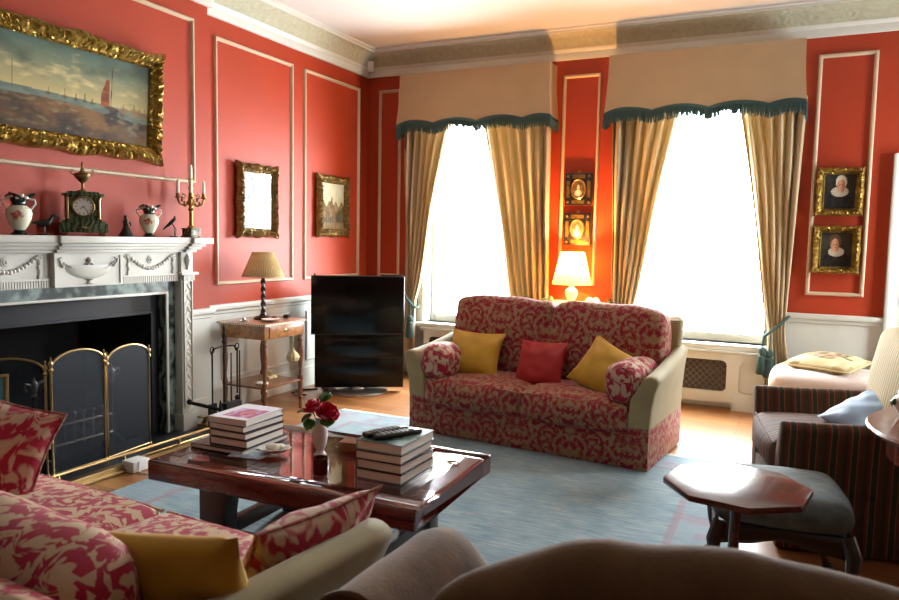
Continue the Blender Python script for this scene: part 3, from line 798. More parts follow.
def bird(loc, rz, s, label):
    t = thing('bird_figurine', label, 'figurine', loc, rz)
    mb = MB(); mb.tube([(-.075*s, 0, .085*s), (-.05*s, 0, .085*s), (-.02*s, 0, .08*s), (.02*s, 0, .085*s), (.042*s, 0, .105*s), (.052*s, 0, .128*s), (.066*s, 0, .138*s), (.08*s, 0, .136*s), (.1*s, 0, .13*s)],
                       [.003*s, .012*s, .026*s, .026*s, .016*s, .011*s, .014*s, .009*s, .002*s], 10); mb.build('body', MT['bronze'], t)
    mb = MB()
    for q in (-1, 1): mb.tube([(0, q*.01*s, .065*s), (.004*s, q*.012*s, .03*s), (0, q*.012*s, .01*s)], .003*s, 6)
    mb.build('legs', MT['bronze'], t)
    mb = MB(); mb.lathe([(.045*s, 0), (.045*s, .006*s), (.03*s, .012*s), (0, .012*s)], 14); mb.build('base', MT['bronze'], t)
bird((SX-.02, -3.875, SZ), 1.2, .82, 'dark bronze bird figurine on a round base between vase and clock')
t = thing('lady_figurine', 'small dark figurine in a wide skirt on the mantel beside the clock', 'figurine', (SX, -3.33, SZ), 0)
mb = MB(); mb.lathe([(.045, 0), (.046, .008), (.036, .02), (.02, .05), (.012, .072), (.018, .09), (.016, .102), (.007, .108), (.011, .12), (.009, .132), (0, .138)], 20); mb.build('body', MT['bronze'], t)
for q in (-1, 1): mb = MB(); mb.tube([(0, q*.014, .098), (.02, q*.022, .08), (.03, q*.008, .07)], .005, 6); mb.build('arm', MT['bronze'], t)
t = thing('heron_figurine', 'tiny dark long-necked bird figurine beside the brass candelabra', 'figurine', (SX, -2.955, SZ), .9)
mb = MB(); mb.tube([(-.055, 0, .05), (-.02, 0, .082), (.01, 0, .112), (.024, 0, .128), (.02, 0, .142), (.03, 0, .144)], [.003, .011, .013, .009, .006, .002], 8); mb.build('body', MT['bronze'], t)
mb = MB(); mb.tube([(0, .006, .1), (.022, .006, .06), (.02, .006, .01)], .003, 6); mb.tube([(0, -.006, .1), (.03, -.006, .055), (.026, -.006, .01)], .003, 6); mb.build('legs', MT['bronze'], t)
mb = MB(); mb.lathe([(.032, 0), (.032, .008), (0, .01)], 12, c=(.018, 0, 0)); mb.build('base', MT['bronze'], t)
def candelabra():
    t = thing('candelabra', 'gilt brass five-light candelabra with white candles at the mantel end', 'candelabra', (SX, -2.775, SZ))
    mb = MB(); mb.box(-.05, .05, -.05, .05, .0, .012); mb.box(-.043, .043, -.043, .043, .012, .058); mb.box(-.048, .048, -.048, .048, .058, .066); mb.build('base', MT['onyx'], t, bevel=.003)
    mb = MB(); mb.M = T(0, 0, .066); mb.lathe([(.03, 0), (.022, .012), (.014, .02), (.013, .12), (.022, .13), (.012, .142), (.016, .16), (.03, .18), (.02, .2), (.012, .21), (.018, .235), (.012, .26), (.02, .28), (.012, .30), (.017, .335), (.017, .345)], 16)
    st = mb.build('stem', MT['gold'], t)
    for k in range(4):
        a = PI/4+k*PI/2; c, s = math.cos(a), math.sin(a); mb = MB()
        mb.tube([(.012*c, .012*s, .25), (.04*c, .04*s, .22), (.075*c, .075*s, .235), (.085*c, .085*s, .27)], [.009, .008, .007, .008], 8)
        mb.tube([(.03*c, .03*s, .29), (.055*c, .055*s, .305), (.06*c, .06*s, .28), (.04*c, .04*s, .275)], .005, 6)
        for q in range(4): mb.sphere((.05*c+.012*math.cos(q*1.6), .05*s+.012*math.sin(q*1.6), .235+.012*q), .009, 6, 5)
        mb.M = T(.085*c, .085*s, .27); mb.lathe([(.008, 0), (.02, .006), (.022, .012), (.012, .016), (.014, .035), (.012, .04)], 12)
        ar = mb.build('arm', MT['gold'], t)
        mb = MB(); mb.M = T(.085*c, .085*s, .308); mb.lathe([(.011, 0), (.0105, .088), (.004, .092), (0, .098)], 12); mb.build('candle', MT['wax'], ar)
    mb = MB(); mb.M = T(0, 0, .405); mb.lathe([(.012, 0), (.0115, .098), (.004, .102), (0, .108)], 12); mb.build('candle', MT['wax'], t)
candelabra()

# ------------------------------------------------------------------ pictures
def frame(w_, h_, fw, prof, mat, parent, name='frame', ornate=0.0, seg=24, seed=0, bump=0.0):
    """w_,h_: inside opening; moulding fw wide; local: x across, z up, -y to the viewer"""
    rnd = random.Random(seed); mb = MB(); P = []
    nx = max(1, int(seg*w_/(w_+h_)*2)) if ornate or bump else 1; nz = max(1, int(seg*h_/(w_+h_)*2)) if ornate or bump else 1
    crn = [(-w_/2, -h_/2), (w_/2, -h_/2), (w_/2, h_/2), (-w_/2, h_/2)]
    for s in range(4):
        a, b = crn[s], crn[(s+1) % 4]; n = nx if s % 2 == 0 else nz
        for k in range(n):
            q = k/n; P.append((a[0]+(b[0]-a[0])*q, a[1]+(b[1]-a[1])*q, s, q))
    rings = []
    for (x, z, s, q) in P:
        nrm = [(0, -1), (1, 0), (0, 1), (-1, 0)][s]; sc = 1+ornate*(.55*math.cos(q*2*PI*2)**2+.45*math.cos(q*2*PI)**4) if ornate else 1
        jit = [1+(rnd.random()-.5)*bump for _ in prof]; ring = []
        if q == 0: d = ((-1 if x < 0 else 1), (-1 if z < 0 else 1)); sc *= 1+ornate*.25
        else:
            e = 1-2*q; d = nrm
            # lean the outward direction towards the corners so mitres stay clean
            tx = (P[0][0], 0)
        for j, (o, t_) in enumerate(prof):
            oo = o*fw*(sc if j >= len(prof)-3 else 1); hh = t_*(jit[j] if 0 < j < len(prof)-1 else 1)
            if q == 0: ring.append((x+d[0]*oo, -hh, z+d[1]*oo))
            else:
                m = max(-1, min(1, (.5-q)*2)); L = w_ if s % 2 == 0 else h_; st = 1+2*oo/L
                if s % 2 == 0: ring.append((x*st, -hh, z+nrm[1]*oo))
                else: ring.append((x+nrm[0]*oo, -hh, z*st))
        rings.append(ring)
    n = len(rings); k = len(prof)
    for i in range(n):
        a, b = rings[i], rings[(i+1) % n]
        for j in range(k-1): mb.add([a[j], b[j], b[j+1], a[j+1]], [(0,1,2,3)])
    return mb.build(name, mat, parent, sharp=50)
ORN = [(0, 0), (0, .02), (.1, .03), (.16, .022), (.3, .026), (.42, .045), (.6, .055), (.8, .05), (.95, .03), (1, .012), (1, 0)]
def backing(w_, h_, parent, mat=None):
    mb = MB(); mb.box(-w_/2, w_/2, -.012, 0, -h_/2, h_/2); mb.build('backboard', mat or MT['dark'], parent)
def sea(u, v):
    n = fb(u, v, 4, 3); n2 = fb(u*1.4, v*2.2, 7, 9)
    hz = .46-.05*u
    if v > hz:
        q = (v-hz)/(1-hz); c = mixc((178, 158, 104), (74, 96, 84), q*1.05)
        c = mixc(c, (206, 182, 124), max(0, n2*.9+.4-abs(q-.38)*1.7-abs(u-.42)*.8)); c = mixc(c, (62, 72, 58), max(0, n*.9+.25-(1-q)*.7))
    elif v > hz-.10+.03*math.sin(u*5): c = mixc((104, 116, 98), (86, 96, 88), .5+n2*1.4)
    else:
        c = mixc((120, 82, 36), (46, 30, 14), .55+n*.9+.5*n2); c = mixc(c, (134, 112, 72), max(0, n2*1.5-.1))
        c = mixc(c, (118, 112, 92), max(0, (u-.66)*2.2)*max(0, .45+n2*1.6)*(1 if v > .1 else .6)); c = mixc(c, (30, 22, 12), max(0, .22-v)*2.2*(1-u))
    def blot(x, y, rx, ry, col, k=1.0):
        nonlocal c
        d = ((u-x)/rx)**2+((v-y)/ry)**2+n2*1.2
        if d < 1: c = mixc(c, col, k*min(1, (1-d)*2.0))
    if abs(u-.71-.02*(v-.5)) < .0032 and .34 < v < .88: c = mixc(c, (50, 40, 28), .8)
    if .635+.03*(.6-v) < u < .70 and .40+.04*(u-.6) < v < .42+.30*min(1, (u-.615)/.06): c = mixc((150, 76, 22), (104, 46, 14), n2*1.4+.4+(.70-u)*4)
    blot(.725, .30, .065, .10, (40, 30, 20)); blot(.70, .39, .04, .03, (70, 50, 28)); blot(.79, .34, .03, .06, (74, 56, 34), .7)
    for k, x in enumerate((.09, .30, .40, .47, .53, .58, .80, .88, .92, .96)):
        top = hz+.03+.05*((k*37) % 5)/4+(.22 if k == 0 else 0)
        if abs(u-x) < .003 and hz-.03 < v < top: c = mixc(c, (58, 48, 32), .6)
        if k > 0: blot(x, hz-.01, .018, .02, (84, 68, 44), .6)
        if k > 5: blot(x, hz-.02, .03, .05+.02*(k % 2), (128, 100, 62), .7)
    return c
def city(u, v):
    n = fb(u, v, 6, 21); c = mixc((150, 138, 100), (186, 178, 150), v*1.1+n*.3)
    if v < .55+.2*math.exp(-((u-.45)/.06)**2*2)+.06*math.sin(u*23): c = mixc((86, 66, 40), (128, 104, 66), .5+n)
    if u > .62 and v < .3+.5*(u-.55): c = mixc((58, 52, 26), (82, 70, 36), .5+n)
    if v < .16: c = mixc((120, 98, 60), (84, 64, 38), .5+n)
    for k in range(9):
        if abs(u-.1-.1*k) < .022 and .13 < v < .27+.03*(k % 3): c = mixc((40, 30, 24), (150, 120, 90), (k*.37) % 1*.5)
    return c
def portrait(seed, hair=(48, 36, 26), ruff=(.5, .46, .17), face=(.5, .6, .1), look=0.0):
    def fn(u, v):
        c = mixc((40, 40, 34), (62, 58, 46), .5+fb(u, v, 4, seed))
        d = ((u-.5)/.42)**2+((v-.12)/.42)**2
        if d < 1: c = mixc((24, 22, 22), (48, 44, 40), fb(u, v, 8, seed)+.4)
        d = ((u-face[0])/(face[2]))**2+((v-face[1]-.11)/(face[2]*1.15))**2
        if d < 1.3: c = hair
        d = ((u-ruff[0])/ruff[2])**2+((v-ruff[1])/(ruff[2]*.55))**2
        if d < 1: c = mixc((214, 206, 186), (150, 142, 126), .5+.5*math.sin(math.atan2(v-ruff[1], u-ruff[0])*22))
        d = ((u-face[0]-look)/(face[2]*.82))**2+((v-face[1])/(face[2]*1.25))**2
        if d < 1:
            c = mixc((206, 158, 122), (150, 98, 72), abs(u-face[0]+.03)/face[2])
            for q in (-.035, .04):
                if abs(u-face[0]-look-q) < .018 and abs(v-face[1]-.025) < .012: c = (60, 40, 30)
            if abs(u-face[0]-look) < .03 and abs(v-face[1]+.06) < .008: c = (140, 60, 52)
        return c
    return fn
def oval(seed):
    def fn(u, v):
        x, y = (u-.5)/.5, (v-.5)/.5; d = x*x+y*y
        if d > 1: return (30, 22, 18)
        if d > .86: return (170, 128, 60)
        c = mixc((70, 56, 44), (104, 84, 62), .5+fb(u, v, 5, seed))
        if ((u-.5)/.3)**2+((v-.16)/.3)**2 < 1: c = mixc((210, 196, 176), (150, 120, 100), abs(u-.45)*3)
        if ((u-.5)/.15)**2+((v-.68)/.15)**2 < 1: c = (74, 50, 36)
        if ((u-.5)/.1)**2+((v-.6)/.14)**2 < 1: c = mixc((222, 188, 158), (170, 122, 96), abs(u-.46)*6)
        return c
    return fn
# big seascape on the chimney breast
t = thing('seascape_painting', 'large gilt framed oil painting of a red-sailed boat above the mantel', 'painting', (BX+.03, -3.565, 2.244), PI/2, rot=(math.radians(3), 0, PI/2))
frame(1.02, .51, .095, [(o, h*1.25) for o, h in ORN], MT['gold'], t, 'gilt_frame', .22, 90, 3, .5)
canvas('canvas', 1.04, .53, 220, 120, sea, MT['paint'], t, (0, -.014, 0)); backing(1.08, .57, t)
t = thing('small_glazed_picture', 'small picture under brightly reflecting glass in carved frame, above the side table lamp', 'painting', (.02, -1.79, 1.70), PI/2)
frame(.35, .46, .065, ORN, MT['giltdark'], t, 'carved_frame', .25, 60, 5, .5); backing(.40, .50, t)
canvas('print', .36, .47, 50, 60, lambda u, v: mixc((214, 214, 204), (150, 160, 170), .5+fb(u, v, 5, 4)), MT['paint'], t, (0, -.014, 0))
mb = MB(); mb.box(-.178, .178, -.0205, -.018, -.232, .232); mb.build('picture_glass', MT['pane'], t)
t = thing('town_picture', 'small town square painting in a dull gilt frame nearest the corner', 'painting', (.02, -.685, 1.71), PI/2)
frame(.37, .44, .07, ORN, MT['giltdark'], t, 'carved_frame', .18, 60, 8, .5); backing(.42, .48, t)
canvas('canvas', .38, .45, 60, 70, city, MT['paint'], t, (0, -.014, 0))
for (z, lab, nm, sd, rf, fc) in ((1.848, 'gilt framed portrait of a sitter in a white ruff, upper of the gilt pair', 'ruffed_portrait', 31, (.5, .50, .27), (.53, .66, .15)),
                             (1.385, 'gilt framed dark portrait of a turned head, lower of the gilt pair', 'turned_portrait', 45, (.5, .44, .25), (.45, .62, .16))):
    t = thing(nm, lab, 'painting', (4.432, -.02, z), 0)
    frame(.22, .27, .055, ORN, MT['gold'], t, 'gilt_frame', .12, 44, sd, .45); backing(.26, .31, t)
    canvas('canvas', .23, .28, 56, 66, portrait(sd, (206, 198, 178) if sd == 31 else (92, 66, 40), rf, fc), MT['paint'], t, (0, -.014, 0))
for (z, lab, nm, sd) in ((1.895, 'black framed oval miniature with hanging ring, upper of the two above the lamp', 'upper_miniature', 51), (1.528, 'black framed oval miniature lit by the lamp just below it', 'lower_miniature', 62)):
    t = thing('oval_miniature', lab, 'painting', (2.30, -.012, z), 0)
    mb = MB(); mb.box(-.128, .128, -.026, 0, -.148, .148); mb.build('black_frame', MT['plastic'], t, bevel=.006)
    mb = MB()
    for (a, b, c, d) in ((-.06, .06, .098, .132), (-.06, .06, -.132, -.098), (-.112, -.082, -.075, .075), (.082, .112, -.075, .075)): mb.box(a, b, -.031, -.026, c, d)
    for x in (-.1, .1):
        for z_ in (-.118, .118): mb.M = T(x, -.026, z_) @ RX(PI/2); mb.lathe([(.013, 0), (.013, .004), (.004, .007), (0, .007)], 12); mb.M = Matrix.Identity(4)
    mb.build('gilt_mount', MT['tort'] if 'tort' in MT else MT['giltdark'], t)
    # oval miniature panel with a raised rim
    mb = MB(); mb.M = T(0, -.026, 0) @ Matrix.Diagonal((.066, 1, .085, 1)) @ RX(PI/2); mb.lathe([(1.06, 0), (1.1, .006), (1.0, .012), (.94, .006)], 32, cap=False); mb.build('oval_rim', MT['brass'], t)
    c = canvas('miniature', .126, .164, 44, 56, oval(sd), MT['paint'], t, (0, -.0285, 0))
    mb = MB(); mb.tube([(.012*math.cos(k*PI/6), -.01, .158+.012*math.sin(k*PI/6)) for k in range(12)], .003, 6, closed=True); mb.build('hanging_ring', MT['brass'], t)

# ------------------------------------------------------------------ window dressing
def pelmet(x0, x1, label):
    t = thing('pelmet', label, 'pelmet', ((x0+x1)/2, 0, 0), 0, 'pelmets over the windows')
    W = x1-x0; H = W/2; yf = -.22
    def path(s, k):     # s along: left return, front, right return; k flare downwards
        f = 1+.035*k; L1 = .22; tot = 2*L1+W; d = s*tot
        if d < L1: return (-H*f, -d*(1+.1*k))
        if d > tot-L1: return (H*f, -(tot-d)*(1+.1*k))
        return ((-H+(d-L1))*f, yf*(1+.1*k))
    bot = lambda s: 2.528+.040*abs(math.cos(s*PI*4.5+.3))**.8-.028*math.exp(-((s-.08)/.06)**2)-.03*math.exp(-((s-.92)/.06)**2)
    mb = MB()
    def g(u, v):
        x, y = path(u, v*v); return (x, y, 3.03-(3.03-bot(u))*v)
    def g2(u, v):
        x, y = path(u, v*v); m = .988; return (x*m, y*m if y < -.01 else y, 3.03-(3.03-bot(u))*v)
    mb.grid(g, 90, 8); mb.grid(g2, 90, 8)
    mb.add([(-H, 0, 3.03), (H, 0, 3.03), (H, yf, 3.03), (-H, yf, 3.03)], [(0,1,2,3)])
    mb.build('valance', MT['pelmet'], t)
    mb = MB(); mb.grid(lambda u, v: tuple(Vector((*path(u, 1.0), bot(u)-.012))*1+Vector((0, -.006*math.sin(v*2*PI), .024*math.cos(v*2*PI)))), 90, 6, wrap=False); br = mb.build('braid', MT['fringe'], t)
    mb = MB(); n = 380
    for k in range(n):
        s = (k+.5)/n; x, y = path(s, 1.0); z = bot(s); L = .105+random.uniform(-.012, .012); j = random.uniform(-.006, .006)
        mb.tube([(x, y, z-.01), (x+j*.5, y+random.uniform(-.004, .004), z-L*.5), (x+j, y, z-L)], [.0060, .0048, .0028], 4)
    mb.build('bullion_fringe', MT['fringe'], br, weld=False)
pelmet(.50, 2.05, 'beige box pelmet with teal fringe over the window behind the television')
pelmet(2.585, 4.13, 'beige box pelmet with teal fringe over the window nearest the striped armchair')
def curtain(top, tie, ztie, bot, label, inner, tassels, nf=6, seed=0):
    """top, tie, bot: (x0, x1) outer/inner edges in increasing x"""
    t = thing('curtain', label, 'curtain', (0, -.115, 0), 0, 'tied back curtains')
    rnd = random.Random(seed); ph = [rnd.uniform(-.35, .35) for _ in range(40)]; am = [rnd.uniform(.7, 1.2) for _ in range(40)]
    zt, zb = 2.60, .015
    def edges(z):
        if z > ztie:
            q = (z-ztie)/(zt-ztie); e = lambda p: p**.8
            # the inner edge swags: nearly straight with slight curve into the tie
            qi = q**.62 if inner else q
            L = [tie[0]+(top[0]-tie[0])*q, tie[1]+(top[1]-tie[1])*q]
            k = 1 if inner == 'right' else 0
            L[k] = tie[k]+(top[k]-tie[k])*(q**.78)
            L[k] += (.035 if k else -.035)*math.sin(PI*q)*-1
            return L
        q = min(1, (ztie-z)/.35); q = q*q*(3-2*q)
        return [tie[i]+(bot[i]-tie[i])*q for i in (0, 1)]
    def g(u, v):
        z = zt+(zb-zt)*v; a, b = edges(z); fold = u*nf*2*PI; i = int(u*nf)
        sq = max(.35, min(1, (b-a)/(top[1]-top[0])+.15))
        y = .062*am[i]*sq*math.sin(fold+ph[i]*.5+.4*math.sin(fold))+.012*math.sin(z*5+u*9)
        x = a+(b-a)*u+.012*sq*math.cos(fold*1.0+ph[i])
        return (x, y, z)
    mb = MB(); mb.grid(g, nf*16, 40); o = mb.build('curtain_panel', MT['curtain'], t, sharp=80)
    md = o.modifiers.new('thick', 'SOLIDIFY'); md.thickness = .004
    cx = (tie[0]+tie[1])/2; w_ = (tie[1]-tie[0])/2+.025; up = .05 if inner == 'right' else -.05
    mb = MB(); P = []
    for k in range(24):
        a = 2*PI*k/24; P.append((cx+w_*math.cos(a), .075*math.sin(a), ztie+(-.09 if inner == 'right' else .09)*math.cos(a)))
    mb.tube(P, .012, 8, closed=True); tb = mb.build('tieback', MT['fringe'], t)
    for k in range(tassels):
        xx = cx+(w_*.75 if inner == 'right' else -w_*.75)+(k*.055-.02); zz = ztie-.10-.02*k; mb = MB(); mb.M = T(xx, -.085, 0)
        mb.tube([(0, 0, zz+.06), (0, 0, zz-.08)], .005, 6)
        mb.lathe([(.008, zz-.06), (.028, zz-.08), (.03, zz-.11), (.018, zz-.125), (.034, zz-.14), (.045, zz-.28), (.04, zz-.29)][::-1], 16, twist=lambda r, z, a: r*(1+.06*math.sin(a*8)))
        mb.build('tassel', MT['fringe'], tb)
curtain((.50, 1.02), (.545, .66), .80, (.52, .66), 'beige curtain tied to the left, just behind the television', 'right', 1, 6, 1)
curtain((1.345, 2.03), (1.70, 2.06), .80, (1.74, 2.06), 'beige curtain left of the lit lamp with miniatures above', 'left', 1, 7, 2)
curtain((2.60, 3.185), (2.66, 2.84), .80, (2.64, 2.84), 'beige curtain right of the lit lamp, behind the sofa end', 'right', 1, 6, 3)
curtain((3.64, 4.15), (3.955, 4.09), .74, (3.96, 4.13), 'beige curtain with teal tassels beside the gilt portraits', 'left', 2, 6, 4)
def radiator(x0, x1, label):
    t = thing('radiator_cabinet', label, 'radiator cabinet', ((x0+x1)/2, -.04, 0), 0, 'radiator cabinets under the windows')
    W = (x1-x0)/2
    def rr(a, b, c, d, r, n=6):
        P = []
        for cx, cz, s in ((b-r, d-r, 0), (a+r, d-r, 1), (a+r, c+r, 2), (b-r, c+r, 3)):
            for k in range(n+1): q = PI/2*(s+k/n); P.append((cx+r*math.cos(q), cz+r*math.sin(q)))
        return P
    def ringed(a, b, c, d, inner, y0, y1, mb):
        # rectangular board pierced by a rounded opening
        n = len(inner); out = []
        cx, cz = (a+b)/2, (c+d)/2; ix, iz = (max(p[0] for p in inner)-min(p[0] for p in inner))/2, (max(p[1] for p in inner)-min(p[1] for p in inner))/2
        icx = (max(p[0] for p in inner)+min(p[0] for p in inner))/2; icz = (max(p[1] for p in inner)+min(p[1] for p in inner))/2
        for p in inner:
            dx, dz = (p[0]-icx)/ix, (p[1]-icz)/iz; m = max(abs(dx), abs(dz)); dx /= m; dz /= m
            out.append((cx+dx*(b-a)/2, cz+dz*(d-c)/2))
        for y in (y0, y1):
            pass
        V = [(x, y0, z) for x, z in out]+[(x, y0, z) for x, z in inner]+[(x, y1, z) for x, z in inner]
        F = []
        for i in range(n):
            k = (i+1) % n; F.append((i, k, n+k, n+i)); F.append((n+i, n+k, 2*n+k, 2*n+i))
        mb.add(V, F)
    mb = MB(); split = W-.26
    ringed(-W, split, .10, .49, rr(-W+.07, split-.05, .155, .425, .045), -.07, -.03, mb)
    ringed(split, W, .10, .49, rr(split+.05, W-.05, .155, .425, .04), -.07, -.05, mb)
    mb.box(-W, -W+.04, -.07, .03, 0, .10); mb.box(split, W, -.07, .03, 0, .10); mb.box(-W, W, -.065, .0, .06, .10)
    mb.box(-W, -W+.01, -.07, .03, .1, .49); mb.box(W-.01, W, -.07, .03, .1, .49); mb.box(-W, W, -.07, .03, .485, .49); mb.box(split+.03, W-.03, -.05, -.045, .13, .45)
    mb.build('cabinet_front', MT['white'], t)
    mb = MB(); mb.box(-W-.02, W+.02, -.09, .035, .49, .512); mb.build('cabinet_top', MT['white'], t, bevel=.005)
    mb = MB(); n = 17
    for k in range(-n, n+1):
        for s in (-1, 1):
            cx = -W/2-.13+W*.0+k*.055; a = max(-W+.06, cx-.145); b = min(split-.04, cx+.145)
            if b-a > .01:
                za, zb = .29+s*(a-cx), .29+s*(b-cx)
                mb.tube([(a, -.045, za), (b, -.045, zb)], .0035, 4)
    mb.build('lattice_grille', plain('grille_metal', (120, 108, 94), .5, .5), t, weld=False)
    mb = MB(); mb.box(-W+.05, split-.03, -.036, -.03, .12, .46); mb.build('grille_backing', plain('grille_backing', (74, 64, 56), .7), t)
radiator(2.82, 3.97, 'white radiator cabinet with dark lattice grille beside the ottoman')
radiator(.74, 1.86, 'white radiator cabinet half hidden behind sofa and television')
mb = MB(); mb.box(-.03, .03, -.035, 0, -.055, .055); mb.box(-.02, .02, -.042, -.03, -.045, .0)
o = mb.build('alarm_sensor', MT['whitep'], bevel=.008, loc=(.085, -.10, 3.165), rot=(0, 0, PI/5)); tag(o, 'small white alarm sensor on the cornice in the corner', 'sensor')
# ------------------------------------------------------------------ upholstery helpers
def pillow(name, w_, h_, t_, mat, label, loc, rot, group=None, seed=0, ear=.10, piping=None, wr=.012, cat='cushion', painted_fn=None, parent=None):
    """square scatter cushion: local x across, z up, y depth; rot euler"""
    mb = MB(); n = 26
    def side(sg):
        def g(u, v):
            a, b = 2*u-1, 2*v-1
            a = math.copysign(abs(a)**.85, a); b = math.copysign(abs(b)**.85, b)
            x = w_/2*a*(1-ear*(1-abs(b)**2.2)*abs(a)); z = h_/2*b*(1-ear*(1-abs(a)**2.2)*abs(b))
            th = t_/2*((1-abs(a)**2.4)*(1-abs(b)**2.4))**.55
            nz = noise.noise(Vector((a*2.2+seed, b*2.2+seed*1.3, sg*3+seed)))*wr*(1 if th > .004 else 0)
            # creases running in from the corners
            cr = -.010*math.exp(-((abs(a)-abs(b))/.10)**2)*max(0, abs(a)-.35)*(t_/.14)
            return (x, sg*(max(0, th+nz+cr)), z)
        return g
    for sg in (1, -1): mb.grid(side(sg), n, n, uv=lambda u, v: (u*w_+seed*.13, v*h_+seed*.07))
    o = mb.build(name, mat, parent, sharp=70)
    if painted_fn:
        at = o.data.color_attributes.new('Col', 'FLOAT_COLOR', 'POINT')
        for i, v in enumerate(o.data.vertices): at.data[i].color = lin(painted_fn(v.co.x/w_+.5, v.co.z/h_+.5))
    o.location = loc; o.rotation_euler = rot
    if label: tag(o, label, cat, group)
    if piping:
        mb = MB(); P = []
        for s in range(4):
            for k in range(14):
                q = -1+2*k/14; a, b = [(q, -1), (1, q), (-q, 1), (-1, -q)][s]
                a = math.copysign(abs(a)**.85, a); b = math.copysign(abs(b)**.85, b)
                P.append((w_/2*a*(1-ear*(1-abs(b)**2.2)*abs(a)), 0, h_/2*b*(1-ear*(1-abs(a)**2.2)*abs(b))))
        mb.tube(P, .005, 6, closed=True); mb.build('piping', piping, o)
    return o
def arm_loft(W, D, z0, arm_h, rise, fl, side, thick=.125, grow=0.0, uvy=False, y0=0.0):
    """upholstered arm; outer face flares by fl at the top; side -1 left, 1 right"""
    mb = MB(); ny = 14
    def sec(q):
        h = arm_h+rise*q**1.5; zl = z0; k = 1-q*.35; f = fl*k
        pts = [(0-grow, zl), (-f*.15-grow, zl+(h-zl)*.35), (-f*.55-grow, zl+(h-zl)*.68), (-f-grow, h-.04)]
        ox, ix = -f-grow, thick*.62-f*.55
        for a in range(1, 8):
            t = PI-PI*a/8; pts.append(((ox+ix)/2+(ix-ox)/2*math.cos(t), h-.04+.04*math.sin(t)))
        pts += [(ix, h-.04), (thick+grow-.01, h-.16), (thick+grow, zl)]
        return pts
    n = len(sec(0)); rings = []
    qs = [0, .004, .012]+[.012+.988*k/ny for k in range(1, ny+1)]
    for i, q in enumerate(qs):
        y = y0+D*q; ins = [.012, .004, 0][i] if i < 3 else 0
        S = sec(q); cx = sum(p[0] for p in S)/n
        ring = []
        for (x, z) in S:
            x2 = x-ins if x > cx else x+ins; z2 = z-ins if z > z0+.1 else z
            ring.append((x2 if side < 0 else W-x2, y, z2))
        rings.append(ring)
    ac = [0]
    for j in range(1, n): ac.append(ac[-1]+math.hypot(rings[5][j][0]-rings[5][j-1][0], rings[5][j][2]-rings[5][j-1][2]))
    for i in range(len(rings)-1):
        for j in range(n-1):
            a, b = rings[i], rings[i+1]
            uv = [(a[j][1], ac[j]), (b[j][1], ac[j]), (b[j][1], ac[j+1]), (a[j][1], ac[j+1])] if uvy else None
            mb.add([a[j], b[j], b[j+1], a[j+1]], [(0,1,2,3)], [uv] if uv else None)
    for R in (rings[0], rings[-1]): mb.add(R, [tuple(range(n))])
    return mb
